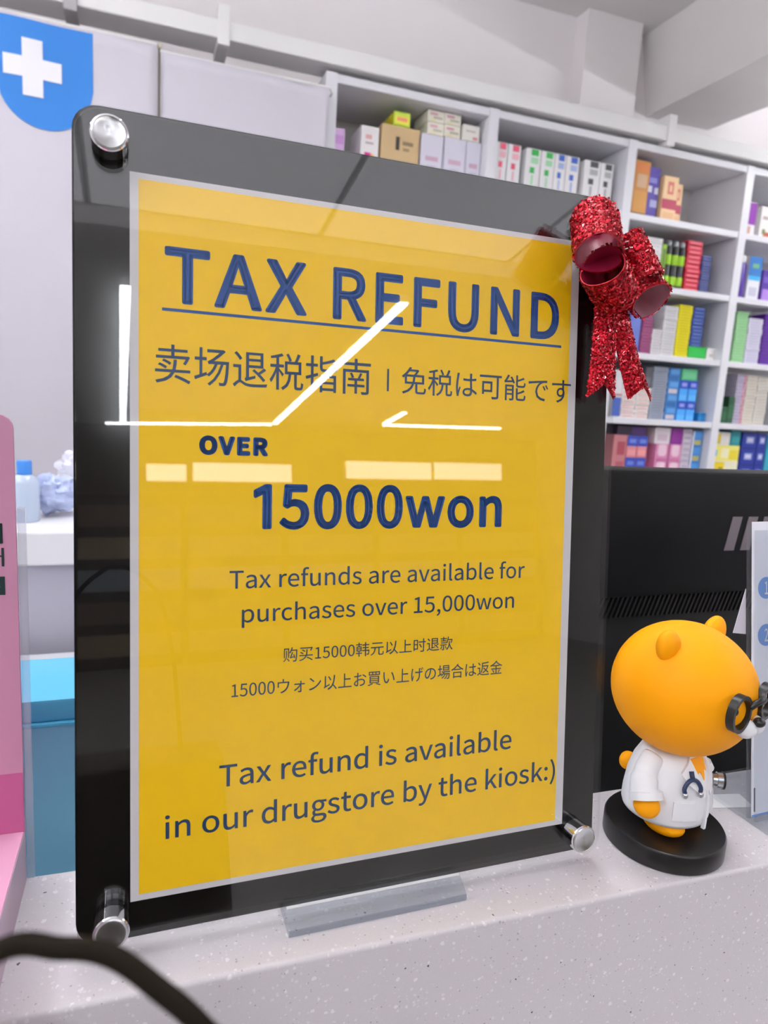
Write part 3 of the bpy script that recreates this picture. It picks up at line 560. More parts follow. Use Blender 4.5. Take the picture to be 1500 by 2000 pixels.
lettering('lettering', 'OVER', .0664, .1069, .2886, M_ink, paper, ty, cap=.0112, bold=25, spacing=40)
lettering('lettering', '|5000won', .0984, .2687, .2443, M_ink, paper, ty, cap=.0280, capch='0', bold=11, spacing=14)
lettering('lettering', 'Tax refunds are available for', .0844, .2882, .2085, M_ink2, paper, ty, cap=.0108, bold=1.5)
lettering('lettering', 'purchases over 15,000won', .0919, .2803, .1876, M_ink2, paper, ty, cap=.0106, bold=1.5)
lettering('lettering', '购买15000韩元以上时退款', .1175, .2337, 0, M_ink2, paper, ty, box=(.1612, .1704), bold=.5)
lettering('lettering', '15000ウォン以上お買い上げの場合は返金', .0860, .2722, 0, M_ink2, paper, ty, box=(.1413, .1512), bold=.5)
lettering('lettering', 'Tax refund is available', .0790, .2813, .0872, M_ink2, paper, ty, cap=.0135, bold=2.5)
lettering('lettering', 'in our drugstore by the kiosk:)', .0477, .3182, .0602, M_ink2, paper, ty, cap=.0136, bold=2.5)
def steel_radial():
    m = mat('turned_steel', 'c9c9cc', .22, 1.0)
    nt = m.node_tree; b = nt.nodes['Principled BSDF']
    b.inputs['Anisotropic'].default_value = .85
    tg = nt.nodes.new('ShaderNodeTangent'); tg.direction_type = 'RADIAL'; tg.axis = 'Y'
    nt.links.new(tg.outputs[0], b.inputs['Tangent'])
    return m
M_turn = steel_radial()
M_chrome = mat('chrome', 'd4d4d6', .08, 1.0)
for x, z in ((.0182, .4573), (.0182, .0180), (.3338, .0199), (.3338, .4580)):
    st = MB().lathe([(.0098, -.0002), (.0098, -.0112), (.0092, -.0120)], 40, axis='y').build('standoff_bolt', M_chrome, sign, smooth=30, loc=(x, 0, z))
    MB().lathe([(.0091, -.0117), (.0091, -.0124), (.0082, -.0128), (.0078, -.0126), (.0002, -.0126)], 40, axis='y').build('turned_cap', M_turn, st, smooth=30)
# clear acrylic foot with chamfered front edge, lying flat on the counter (counter-rotated against the lean)
M_foot = clear_mat('foot_acrylic', 'f4f6f8', .02, .05, haze=.05, hazecol='eef2f6')
M_footf = clear_mat('foot_acrylic_shaded', 'd2d7dd', .02, .06, haze=.06, hazecol='c8ced8')  # greyer tint puts shade into the colour of the front faces
fb = MB()
prof = [(-.0125, -.0055), (.070, -.0055), (.070, .0020), (.0010, .0056), (-.0108, -.0004), (-.0122, -.0016)]
bm = bmesh.new()
rows = []
for x in (.1195, .2415): rows.append([bm.verts.new((x, y, z)) for y, z in prof])
bm.faces.new(rows[0]); bm.faces.new(rows[1][::-1])
for i in range(len(prof)):
    j = (i + 1) % len(prof); bm.faces.new((rows[0][i], rows[1][i], rows[1][j], rows[0][j]))
bmesh.ops.recalc_face_normals(bm, faces=bm.faces[:])
ve = [e for e in bm.edges if abs(e.verts[0].co.x - e.verts[1].co.x) < 1e-6 and abs(e.verts[0].co.z - e.verts[1].co.z) > .001 and max(v.co.y for v in e.verts) < 0]
bmesh.ops.bevel(bm, geom=bm.edges[:], offset=.0009, segments=2, profile=.5, affect='EDGES')
me = bpy.data.meshes.new('foot'); bm.to_mesh(me); bm.free(); me.materials.append(M_foot); me.materials.append(M_footf)
for f in me.polygons:
    if f.normal.y < -.7: f.material_index = 1
o = bpy.data.objects.new('foot', me); C.objects.link(o); o.parent = sign; o.rotation_euler = (LEAN, 0, 0); o['label'] = 'clear acrylic foot'
MB().box(.1205, .2405, -.0008, .0008, .0052, .0060).build('edge_highlight', clear_mat('edge_glint', 'ffffff', .05, .05, haze=.7), o)  # whitish strip painted as a highlight along the foot's top edge

# ------------------------------------------------------------------ red glitter bow on the corner of the stand
def glitter_mat():
    m = bpy.data.materials.new('red_glitter'); m.use_nodes = True
    nt = m.node_tree; b = nt.nodes['Principled BSDF']
    g = nt.nodes.new('ShaderNodeNewGeometry'); cr = nt.nodes.new('ShaderNodeValToRGB')
    e = cr.color_ramp.elements
    e[0].position = 0; e[0].color = lin('7a0010'); e[1].position = 1; e[1].color = lin('ffb0b4')
    for p, c in ((.35, 'b80a20'), (.75, 'd81c30'), (.92, 'f04a58')):
        q = e.new(p); q.color = lin(c)
    nt.links.new(g.outputs['Random Per Island'], cr.inputs[0]); nt.links.new(cr.outputs[0], b.inputs['Base Color'])
    b.inputs['Metallic'].default_value = .75; b.inputs['Roughness'].default_value = .28
    return m
M_glit = glitter_mat()
M_rib = mat('red_ribbon', 'b00c20', .45, .3)
M_rib_in = mat('ribbon_inside', '9c1c40', .32, .1)
M_rib_clear = mat('ribbon_shiny_inside', 'b8808c', .12, .2, coat=.8)
bow = thing('ribbon_bow', 'red glitter ribbon bow hung on the corner of the notice stand', 'bow', (.35, 0, .42))
BOW_M = Matrix.Rotation(-LEAN, 4, 'X')
def loc2w(p): return BOW_M @ Vector(p) - Vector((.35, 0, .42))
rg = random.Random(5)
def ribbon(name, fn, nu, nv, inner, chips, csize=.0019, fleck_label=None):
    """fn(u,v) -> local point on the outer face; thin ribbon with an inner face"""
    mb = MB(); vs = []; ns = []
    def nrm(u, v):
        e = 1e-3
        a = Vector(fn(min(u + e, 1), v)) - Vector(fn(max(u - e, 0), v)); b = Vector(fn(u, min(v + e, 1))) - Vector(fn(u, max(v - e, 0)))
        return a.cross(b).normalized()
    for i in range(nu + 1):
        for j in range(nv + 1):
            u, v = i / nu, j / nv
            vs.append(Vector(fn(u, v))); ns.append(nrm(u, v))
    out = [loc2w(p) for p in vs]; inn = [loc2w(p - n * .0007) for p, n in zip(vs, ns)]
    k = nv + 1; n = len(out)
    fo = [(i * k + j, (i + 1) * k + j, (i + 1) * k + j + 1, i * k + j + 1) for i in range(nu) for j in range(nv)]
    mb.add(out + inn, fo, 0)
    mb.f += [tuple(q + n for q in f[::-1]) for f in fo]; mb.m += [1] * len(fo)
    rim = [i * k for i in range(nu + 1)] + [nu * k + j for j in range(1, nv + 1)] + [i * k + nv for i in range(nu - 1, -1, -1)] + [j for j in range(nv - 1, 0, -1)]
    for a, b in zip(rim, rim[1:] + rim[:1]): mb.f.append((a, b, b + n, a + n)); mb.m.append(0)
    o = mb.build(name, [M_rib, inner], bow, smooth=50)
    gl = MB()
    for _ in range(chips):
        u, v = rg.random(), rg.random(); p = Vector(fn(u, v)); q = nrm(u, v)
        q = (q + Vector((rg.gauss(0, .38), rg.gauss(0, .38), rg.gauss(0, .38)))).normalized()
        t = q.orthogonal().normalized(); t = Matrix.Rotation(rg.random() * 6.28, 3, q) @ t; w = q.cross(t)
        a = csize * rg.uniform(.55, 1.3); b = a * rg.uniform(.4, .8)
        c = p + nrm(u, v) * rg.uniform(.0002, .0009)
        gl.add([loc2w(c + t * a * .5 * s1 + w * b * .5 * s2) for s1, s2 in ((-1, -.7), (1, -1), (.8, 1), (-1, .8))], [(0, 1, 2, 3)])
    g = gl.build('glitter', M_glit, o); g['kind'] = 'stuff'
    return o
def hoop(near, far, r, r2, up, a0, sweep, wob=0., seed=0):
    N, F = Vector(near), Vector(far); ax = (F - N).normalized()
    e1 = Vector(up); e1 = (e1 - ax * e1.dot(ax)).normalized(); e2 = ax.cross(e1)
    def fn(u, v):
        a = R(a0 + sweep * u); k = 1 + wob * math.sin(3 * a + seed) * (1 - v * .5)
        return N + (F - N) * v + e1 * math.cos(a) * r * k + e2 * math.sin(a) * r2 * k
    return fn
# loops: near edge centre -> far edge centre, in the plane of the stand (x, depth, height)
ribbon('loop', hoop((.3100, -.040, .4220), (.3215, -.018, .4540), .0155, .0145, (1, 0, 0), 0, 350, .04, 1), 44, 8, M_rib_in, 2600)
ribbon('loop', hoop((.3140, -.038, .4155), (.3390, -.022, .4040), .0150, .0145, (0, 0, 1), 60, 350, .05, 2), 44, 8, M_rib_in, 2600)
ribbon('loop', hoop((.3470, -.018, .4420), (.3570, -.028, .4130), .0120, .0125, (1, 0, 0), 20, 345, .07, 3), 40, 8, M_rib_in, 2100)
ribbon('loop', hoop((.3640, -.026, .4010), (.3575, .000, .4300), .0145, .0140, (1, 0, 0), 100, 345, .04, 4), 40, 8, M_rib_clear, 2000)
def tail(x0, z0, x1, z1, w0, w1, bend, d=-.012):
    def fn(u, v):
        # v across, u down; swallow-tail notch at the end
        w = w0 + (w1 - w0) * u; c = x0 + (x1 - x0) * u + bend * math.sin(u * PI)
        end = 1.0 - .13 * (1 - abs(2 * v - 1)) if u > .999 else 1
        uu = u * (1 - .13 * (1 - abs(2 * v - 1)))
        return (c + (v - .5) * w, d - .004 * math.sin(v * PI) - .004 * u, z0 + (z1 - z0) * uu)
    return fn
ribbon('tail', tail(.3360, .4050, .3325, .3340, .0150, .0225, .001), 24, 8, M_rib_in, 2300)
ribbon('tail', tail(.3500, .4050, .3690, .3350, .0140, .0205, -.002, -.008), 24, 8, M_rib_in, 2200)
kn = MB(); rr = []
kn.ell(loc2w((.3400, -.019, .4215)), .0085, .0075, .013, 16, 10)
kn.build('knot', mat('dark_ribbon', '6c0818', .5, .3), bow, smooth=True)
for z in (.4330, .4285):
    MB().tube([loc2w((.3300, -.036, z)), loc2w((.3335, -.038, z + .0006)), loc2w((.3370, -.034, z))], .0004, 6).build('silver_wire', mat('silver_wire', 'd8d8dc', .2, 1), bow)

# ------------------------------------------------------------------ toy bear in a white doctor's coat
bear = thing('bear_figurine', 'yellow toy bear in a white doctor coat and round black glasses on a black disc', 'figurine', (.424, .009, ZT), (0, 0, R(18)))
BZ = .016
M_skin = mat('yellow_vinyl', 'f6a200', .55, spec=.2)
M_coat = mat('white_vinyl', 'e6e6ea', .45)
M_blk = mat('black_plastic', '141313', .35)
M_disc = mat('black_disc', '161414', .28)
MB().lathe([(.0, 0), (.0440, 0), (.0452, .0012), (.0452, .0140), (.0440, .0158), (.0425, .0160), (.0, .0160)], 64).build('base', M_disc, bear, smooth=35)
def headfn(n):
    k = 1 + .02 * max(0, n.z) * max(0, -n.y) - .05 * max(0, n.z) ** 2 * max(0, -n.y)
    return k
HC = (0, 0, BZ + .1115)
head = MB().ell(HC, .0520, .0525, .0500, 48, 32, fn=headfn).build('head', M_skin, bear, smooth=True)
for s in (-1, 1):
    rm = Matrix.Rotation(R(s * 28), 3, 'Y')
    MB().ell((s * .0330, -.002, BZ + .1500), .0112, .0075, .0135, 20, 14, rotm=rm).build('ear', M_skin, head, smooth=True)
for s in (-1, 1):
    MB().ell((s * .0062, -.0515, BZ + .1015), .0078, .0070, .0068, 20, 14).build('muzzle', M_coat, head, smooth=True)
MB().ell((0, -.0572, BZ + .1070), .0045, .0040, .0034, 18, 12).build('nose', M_blk, head, smooth=True)
for s in (-1, 1):
    MB().ell((s * .0185, -.0482, BZ + .1155), .0026, .0020, .0028, 14, 10).build('eye', M_blk, head, smooth=True)
gls = thing('glasses', None, None); gls.parent = bear
def ring(cx, cy, cz, r, tilt):
    return [(cx + r * math.cos(a) * math.cos(tilt), cy + r * math.cos(a) * math.sin(tilt), cz + r * math.sin(a)) for a in [2 * PI * i / 36 for i in range(36)]]
gl = MB()
for s in (-1, 1):
    rgm = MB(); nseg = 40
    cx, cy, cz, ro, ri, t = s * .0198, -.0512, BZ + .1160, .0125, .0100, .0056
    tl = s * .04
    def pt(r, a, dy):
        x, y = r * math.cos(a), dy
        return (cx + x * math.cos(tl) - y * math.sin(tl), cy + x * math.sin(tl) + y * math.cos(tl), cz + r * math.sin(a) * 1.08)
    vs = []
    for i in range(nseg):
        a = 2 * PI * i / nseg
        vs += [pt(ro, a, -t / 2), pt(ri, a, -t / 2), pt(ri, a, t / 2), pt(ro, a, t / 2)]
    fs = [(i * 4 + k, i * 4 + (k + 1) % 4, ((i + 1) % nseg) * 4 + (k + 1) % 4, ((i + 1) % nseg) * 4 + k) for i in range(nseg) for k in range(4)]
    rgm.add(vs, fs).build('rim', M_blk, gls, smooth=40)
MB().tube(smooth_pts([(-.0090, -.0532, BZ + .1185), (-.005, -.0560, BZ + .1222), (0, -.0568, BZ + .1232), (.005, -.0560, BZ + .1222), (.0090, -.0532, BZ + .1185)], 5), .0024, 10).build('bridge', M_blk, gls, smooth=True)
# body and coat
coat = MB().lathe([(.0, .0115), (.030, .0115), (.0335, .0122), (.0345, .0150), (.0342, .0240), (.0325, .0380), (.0290, .0500), (.0235, .0600), (.0180, .0660), (.0, .0680)], 48, (0, .002, BZ), sx=.98, sy=.92).build('coat', M_coat, bear, smooth=60)
# V neckline patch of fur with a jagged tuft, lapels, front edge, pocket
def onbody(ang, h, off=.0):
    prof = [(.0345, .0120), (.0342, .0240), (.0325, .0380), (.0290, .0500), (.0235, .0600), (.0180, .0660)]
    for (r0, h0), (r1, h1) in zip(prof, prof[1:]):
        if h <= h1: break
    t = max(0, min(1, (h - h0) / (h1 - h0))) if h >= h0 else 0
    r = r0 + (r1 - r0) * t + off
    a = R(270 + ang)
    return (r * .98 * math.cos(a), .002 + r * .92 * math.sin(a), BZ + h)
def patch(poly, th, off=0., n=5):
    """raised panel following the coat: poly of (angle, height)"""
    mb = MB(); P = []
    for (a0, h0), (a1, h1) in zip(poly, poly[1:] + poly[:1]):
        for k in range(n): P.append((a0 + (a1 - a0) * k / n, h0 + (h1 - h0) * k / n))
    ca = sum(p[0] for p in P) / len(P); ch = sum(p[1] for p in P) / len(P)
    rings = []
    for o, k in ((-.001, 1), (off + th, 1), (off + th, .5)):
        rings.append([onbody(ca + (a - ca) * k, ch + (h - ch) * k, o) for a, h in P])
    vs = [p for r_ in rings for p in r_] + [onbody(ca, ch, off + th)]
    m = len(P); fs = []
    for q in range(2):
        for i in range(m): fs.append((q * m + i, q * m + (i + 1) % m, (q + 1) * m + (i + 1) % m, (q + 1) * m + i))
    for i in range(m): fs.append((2 * m + i, 2 * m + (i + 1) % m, 3 * m))
    return mb.add(vs, fs)
patch([(-22, .062), (-12, .052), (-8, .056), (0, .047), (8, .056), (12, .052), (22, .062)], .0006).build('chest_fur', M_skin, coat, smooth=40)
for s in (-1, 1):
    patch([(s * 24, .0635), (s * 42, .054), (s * 34, .048), (s * 6, .036), (s * 4, .040)], .0026).build('lapel', M_coat, coat, smooth=40)
patch([(-2, .010), (2, .010), (5, .040), (1, .040)], .0020).build('front_edge', M_coat, coat, smooth=40)
for s in (-1, 1):
    patch([(s * 20, .0200), (s * 50, .0200), (s * 50, .0335), (s * 20, .0335)], .0022).build('pocket', M_coat, coat, smooth=40)
# arms with cuffs and hands, feet, tail
for s in (-1, 1):
    arm = MB().tube(smooth_pts([(s * .0205, .004, BZ + .0590), (s * .0300, .004, BZ + .0490), (s * .0360, .001, BZ + .0390), (s * .0375, -.003, BZ + .0335)], 5), [.0075] + [.0088] * 6 + [.0100] * 6 + [.0112] * 3, 18).build('sleeve', M_coat, bear, smooth=60)
    MB().tube([(s * .0366, -.0012, BZ + .0372), (s * .0378, -.0034, BZ + .0322)], [.0121, .0124], 20).build('cuff', M_coat, arm, smooth=50)
    MB().ell((s * .0375, -.0040, BZ + .0275), .0092, .0098, .0090, 20, 14).build('hand', M_skin, arm, smooth=True)
for s in (-1, 1):
    MB().ell((s * .0150, -.0070, BZ + .0075), .0120, .0165, .0080, 24, 14).build('foot', M_skin, bear, smooth=True)
MB().ell((0, .0370, BZ + .0330), .0075, .0065, .0075, 18, 12).build('tail', M_skin, bear, smooth=True)
# stethoscope
ste = thing('stethoscope', None, None); ste.parent = bear
M_navy = mat('navy_rubber', '1d2f55', .4)
M_silv = mat('silver_paint', 'b9bcc0', .25, .9)
up_ = [onbody(-27, .0560, .003), onbody(-27, .0510, .0034)]
MB().tube(smooth_pts([onbody(-38, .0415, .0032), onbody(-39, .0450, .0035), onbody(-34, .0495, .0036), onbody(-27, .0510, .0036), onbody(-20, .0495, .0036), onbody(-15, .0450, .0035), onbody(-16, .0415, .0032)], 5), .0016, 10).build('tubing', M_navy, ste, smooth=True)
MB().tube(up_, .0018, 10).build('tubing', M_navy, ste, smooth=True)
for a in (-38, -16):
    MB().ell(onbody(a, .0402, .0034), .0022, .0022, .0024, 12, 8).build('ear_tip', M_silv, ste, smooth=True)
p = Vector(onbody(38, .0400, .002)); q = Vector(onbody(38, .0400, .010)); dn = (q - p).normalized()
MB().tube([p, p + dn * .003, p + dn * .0031, p + dn * .007], [.0045, .0050, .0060, .0062], 20).build('chest_piece', M_silv, ste, smooth=40)
MB().tube([p + dn * .007, p + dn * .0085], [.0066, .0066], 20).build('diaphragm', M_blk, ste, smooth=40)

# ------------------------------------------------------------------ monitor seen from behind
mon = thing('computer_monitor', 'black monitor seen from behind with slanted logo bars and a grille', 'monitor', (.66, .20, DESK))
M_mon = mat('monitor_black', '0c0c0d', .55, spec=.25, bump=.02, bump_scale=400)
MT = .2665 - DESK; MG = .1290 - DESK
MB().bbox(-.33, .36, .0, .035, MG, MT, .004).build('upper_shell', M_mon, mon, smooth=40)
MB().bbox(-.33, .36, .010, .040, .02, MG - .022, .004).build('lower_shell', mat('monitor_black_low', '090909', .6), mon, smooth=40)
MB().box(-.33, .36, .014, .030, MG - .023, MG).build('grille_recess', mat('recess_black', '060607', .8), mon)
gr = MB()
slat = None
for i in range(110):
    x = -.325 + i * .0062
    if slat is None:
        slat = MB().add([(0, .004, 0), (.0026, .004, 0), (.0106, .004, .0235), (.0080, .004, .0235), (0, .0145, 0), (.0026, .0145, 0), (.0106, .0145, .0235), (.0080, .0145, .0235)],
                        [(0, 1, 2, 3), (4, 7, 6, 5), (0, 4, 5, 1), (1, 5, 6, 2), (2, 6, 7, 3), (3, 7, 4, 0)]).mesh('grille_slat', mat('slat_black', '121213', .5))
    o = bpy.data.objects.new('grille_slat', slat); C.objects.link(o); o.parent = mon; o.location = (x, 0, MG - .0232)
M_logo = mat('grey_logo', '7d7278', .4)
for i in range(4):
    x = -.0105 + .0232 * i
    MB().prism([(x, .1785 - DESK), (x + .0138, .1785 - DESK), (x + .0198, .2168 - DESK), (x + .0060, .2168 - DESK)], -.0008, .0005).build('logo_bar', M_logo, mon)
MB().bbox(-.10, .16, -.02, .10, 0, .012, .004).build('stand_foot', M_mon, mon, smooth=40)
MB().box(-.03, .07, .035, .06, .01, .16).build('stand_neck', M_mon, mon)
for x, z in ((.030, .085), (.028, .040)):
    MB().lathe([(.0, .0075), (.005, .0075), (.0058, .0085), (.0058, .0102)], 20, (x, 0, z), axis='y').build('screw_plug', mat('plug_black', '0a0a0b', .3), mon, smooth=40)

# ------------------------------------------------------------------ leaflet holder at the right edge
hol = thing('leaflet_holder', 'clear acrylic holder with a white sheet of blue numbered steps beside the bear', 'holder', (.513, .0, ZT), (-.17, 0, R(2)))
M_hol = clear_mat('holder_acrylic', 'f4f6f8', .0, .04, haze=.03)
MB().box(.0, .21, .0, .002, .004, .245).build('front_sheet', M_hol, hol)
MB().box(.0, .21, .0075, .0095, .004, .250).build('back_sheet', M_hol, hol)
hf = MB().bbox(-.002, .212, -.012, .070, .0005, .004, .001).build('holder_foot', M_hol, hol); hf.rotation_euler = (.17, 0, 0)
sh = MB().box(.0012, .2088, .0050, .0056, .006, .252).build('paper', mat('leaflet_white', 'f0f0fa', .55), hol)
M_sky = mat('sky_blue_print', '4f8fdc', .5)
for z, n in ((.1965, '1'), (.1570, '2')):
    MB().prism([(.0170 + .0092 * math.cos(2 * PI * i / 32), z + .0092 * math.sin(2 * PI * i / 32)) for i in range(32)], .0047, .0050).build('number_disc', M_sky, sh)
    lettering('numeral', n, .0150, .0190, z - .0055, mat('white_print', 'f4f4f8', .5), sh, .0045, cap=.011, capch=n, bold=6)
MB().box(.0012, .2088, .0048, .0050, .006, .0076).build('blue_stripe', M_sky, sh)
MB().box(.0035, .0050, .0048, .0050, .010, .030).build('dark_line', mat('dark_print', '2a2c3c', .5), sh)
MB().prism([(-.0145, .1600), (.0, .1580), (.0, .1960)], .0100, .0104).build('tucked_paper_corner', mat('leaflet_grey', 'c9c7d4', .55), hol)
tp = MB().box(-.020, .018, -.010, .010, 0, .0004).build('paper_slip', mat('slip_white', 'e8e6e8', .5))
tp.location = (.520, .036, ZT + .0002); tp.rotation_euler = (0, 0, R(-12))
tag(tp, 'small white paper slip lying on the counter behind the bear', 'paper slip')

# ------------------------------------------------------------------ pink leaflet display at the left edge
pk = thing('leaflet_display', 'pink cardboard display with a tray base at the left end of the counter', 'display', (-.037, .087, ZT), (0, 0, R(-1.2)))
M_pink = mat('pink_card', 'c98fac', .5, noise_amt=.02, noise_scale=20)
M_pink2 = mat('deep_pink_card', 'c25f92', .5)
M_pink3 = mat('pale_pink_card', 'dc9fbc', .45)
M_pside = mat('pink_edge', 'b8a0b0', .5)
hd = MB().prism([(-.22, .036), (0, .036), (0, .300)] + [(-.008 + .008 * math.cos(R(a)), .300 + .008 * math.sin(R(a))) for a in (20, 45, 70, 90)] + [(-.22, .308)], -.003, .0).build('header_card', M_pink, pk)
MB().box(-.22, -.0003, -.0034, -.003, .036, .0785).build('deep_pink_band', M_pink2, hd)
M_dink = mat('dark_green_ink', '10302f', .5)
kz = .2365
lettering('korean_lettering', '에', -.0195, -.0072, 0, M_dink, hd, -.0033, box=(kz - .0060, kz + .0060), bold=7)
lettering('korean_lettering', '재', -.0190, -.0068, 0, M_dink, hd, -.0033, box=(kz - .0205, kz - .0090), bold=2)
MB().box(-.060, -.0068, -.0034, -.003, kz - .0385, kz - .0270).build('dark_label', M_dink, hd)
lettering('korean_lettering', '유', -.0165, -.0095, 0, mat('pale_ink', 'e8e0e4', .5), hd, -.0036, box=(kz - .0365, kz - .0290), bold=3)
mo = MB().tube([(-.012 + .012 * math.cos(R(a)) - .012, -.0034, .2705 + .012 * math.sin(R(a))) for a in range(0, 360, 12)], .0011, 6, closed=True).build('printed_ring', mat('pale_ring_ink', 'e3b4c8', .5), hd)
MB().prism([(-.22, .0), (0, .0), (0, .036), (-.22, .036)], -.22, -.0005).build('tray_side', M_pside, pk)
MB().box(-.22, -.0006, -.22, -.0036, .036, .0366).build('tray_top', M_pink3, pk)
MB().bbox(.0004, .0050, -.001, .003, .0, .252, .0005).build('clear_post', clear_mat('post_acrylic', 'f2f2f6', .0, .05, haze=.15), pk)

# ------------------------------------------------------------------ turquoise tub, cabinet and bags behind on the left
tub = thing('storage_tub', 'turquoise plastic tub with a lid behind the counter, beside the pink display', 'storage tub', (-.035, .18, DESK))
M_tub = mat('turquoise_plastic', '8cd2ee', .4)
M_lid = mat('turquoise_lid', '55b6dc', .35)
zl = .078 - DESK
MB().prism([(-.10, 0), (.10, 0), (.112, zl - .018), (-.112, zl - .018)], .004, .085).build('body', M_tub, tub)
MB().bbox(-.116, .116, .0, .090, zl - .019, zl, .003).build('lid', M_lid, tub, smooth=40)
MB().bbox(-.117, .117, -.003, .093, zl - .022, zl - .0185, .001).build('lid_rim', M_lid, tub, smooth=40)
cab = thing('low_cabinet', 'white low cabinet with a thick top behind the turquoise tub', 'cabinet', (-.35, .90, FLOOR))
MB().box(-.75, .70, .02, .42, 0, 1.052).build('body', mat('cabinet_lavender', 'b3b0bd', .5), cab)
MB().bbox(-.77, .72, .0, .44, 1.052, 1.112, .004).build('cabinet_top', mat('cabinet_top', 'e4e2e4', .4), cab)
CT = FLOOR + 1.112
bt = thing('blue_capped_bottle', 'clear bottle with a blue cap on the low cabinet, by the pink display', 'bottle', (-.153, 1.0, CT))
MB().lathe([(.0, 0), (.022, 0), (.024, .004), (.024, .07), (.018, .082), (.010, .086), (.010, .09)], 24).build('body', mat('pale_bottle', 'b9c6da', .2), bt, smooth=40)
MB().lathe([(.0125, .086), (.0125, .108), (.0115, .110), (.0, .110)], 24).build('cap', mat('blue_cap', '3f86d8', .4), bt, smooth=40)
def bag(name, label, x, y, rx, ry, rz, col, sd):
    def fn(n):
        v = n * 2.3 + Vector((sd * 3.1, sd, 0))
        return .82 + .28 * noise.noise(v) + .16 * noise.noise(v * 2.7) + .07 * noise.noise(v * 6)
    o = MB().ell((0, 0, rz * .80), rx, ry, rz, 40, 26, fn=fn).build(name, mat(name + str(sd), col, .25, coat=.3), None, smooth=40)
    zz = min(v.co.z for v in o.data.vertices)
    for v in o.data.vertices: v.co.z -= zz
    o.location = (x, y, CT)
    tag(o, label, 'plastic bag', 'plastic bags on the low cabinet')
bag('plastic_bag', 'crumpled pale blue plastic bag on the low cabinet, nearest the bottle', -.112, 1.06, .055, .05, .042, 'b4bfe2', 1)
bag('plastic_bag', 'crumpled white plastic bag in the middle of the low cabinet', -.060, 1.20, .07, .05, .065, 'dcdcea', 2)
bag('plastic_bag', 'crumpled lilac plastic bag on the low cabinet, beside the notice edge', .00, 1.1, .06, .05, .055, 'bcc0e6', 3)

# ------------------------------------------------------------------ cloth banners
def drape(x, z): return .004 * math.sin(x * 9 + z * 1.3) + .003 * math.sin(x * 23 + z * 4) + .003 * noise.noise((x * 6, z * 4, 0))
def cloth(name, x0, x1, z0, z1, y, m, label):
    nx, nz = 40, 44; mb = MB(); k = nz + 1
    vs = [(x0 + (x1 - x0) * i / nx, y + drape(x0 + (x1 - x0) * i / nx, z0 + (z1 - z0) * j / nz), z0 + (z1 - z0) * j / nz) for i in range(nx + 1) for j in range(nz + 1)]
    fs = [(i * k + j, (i + 1) * k + j, (i + 1) * k + j + 1, i * k + j + 1) for i in range(nx) for j in range(nz)]
    me = mb.add(vs, fs).mesh(name, m, True)
    bm = bmesh.new(); bm.from_mesh(me); bmesh.ops.solidify(bm, geom=bm.faces[:], thickness=.002); bm.to_mesh(me); bm.free()
    return me
M_cloth = mat('white_cloth', 'ccc7d1', .75, bump=.05, bump_scale=25)
ban = thing('cloth_banner', 'white cloth banner with a blue badge and white cross behind the notice', 'banner', (0, 0, 0))
o = bpy.data.objects.new('cloth', cloth('cloth', -1.25, .112, -.35, 1.485, 2.42, M_cloth, '')); C.objects.link(o); o.parent = ban
M_blue = mat('badge_blue', '2a7acc', .65)
# badge: straight top, half-round bottom
bcx, brad, bz = -.245, .148, 1.290
poly = []
nx, nz = 24, 24
mb = MB(); idx = {}
vs = []; fs = []
for i in range(nx + 1):
    x = bcx - brad + 2 * brad * i / nx
    lo_ = bz - math.sqrt(max(0, brad ** 2 - (x - bcx) ** 2))
    for j in range(nz + 1):
        z = lo_ + (1.475 - lo_) * j / nz
        vs.append((x, 2.42 + drape(x, z) - .0040, z))
k = nz + 1
fs = [(i * k + j, (i + 1) * k + j, (i + 1) * k + j + 1, i * k + j + 1) for i in range(nx) for j in range(nz)]
mb.add(vs, fs).build('blue_badge', M_blue, ban, smooth=True)
cr = MB()
ccx, ccz, ca, cw = -.283, 1.328, .088, .031
def strip(x0, x1, z0, z1):
    n = 8; vs = []
    for i in range(n + 1):
        for j in range(n + 1):
            x, z = x0 + (x1 - x0) * i / n, z0 + (z1 - z0) * j / n
            vs.append((x, 2.42 + drape(x, z) - .0062, z))
    return vs, [(i * 9 + j, (i + 1) * 9 + j, (i + 1) * 9 + j + 1, i * 9 + j + 1) for i in range(8) for j in range(8)]
for a in ((ccx - cw, ccx + cw, ccz - ca, ccz + ca), (ccx - ca, ccx - cw, ccz - cw, ccz + cw), (ccx + cw, ccx + ca, ccz - cw, ccz + cw)): cr.add(*strip(*a))
cr.build('white_cross', mat('cross_white', 'f0eef4', .65), ban, smooth=True)
MB().tube([(-1.25, 2.424, 1.487), (.112, 2.424, 1.487)], .005, 8).build('hem_rod', M_trim, ban)
ban2 = thing('cloth_sheet', 'plain white cloth sheet hanging between the cross banner and the shelves', 'banner', (0, 0, 0))
o = bpy.data.objects.new('cloth', cloth('cloth', .126, .738, -.35, 1.470, 2.43, M_cloth, '')); C.objects.link(o); o.parent = ban2
MB().tube([(.121, 2.434, 1.472), (.738, 2.434, 1.472), (.760, 2.47, 1.472), (.765, 2.505, 1.472)], .005, 8).build('hem_rod', M_trim, ban2)
rod = thing('hanging_cord', 'thin dark cord in the gap between the two white cloths', 'cord', (.119, 2.435, 0))
MB().tube([(0, 0, -.2), (0, 0, 1.485)], .0035, 8).build('cord', mat('cord_dark', '6a6058', .6), rod)
MB().lathe([(.0, 1.478), (.008, 1.482), (.010, 1.488), (.008, 1.494), (.0, 1.498)], 14).build('ring_hook', mat('brass_hook', 'cfc8b4', .3, .6), rod, smooth=True)
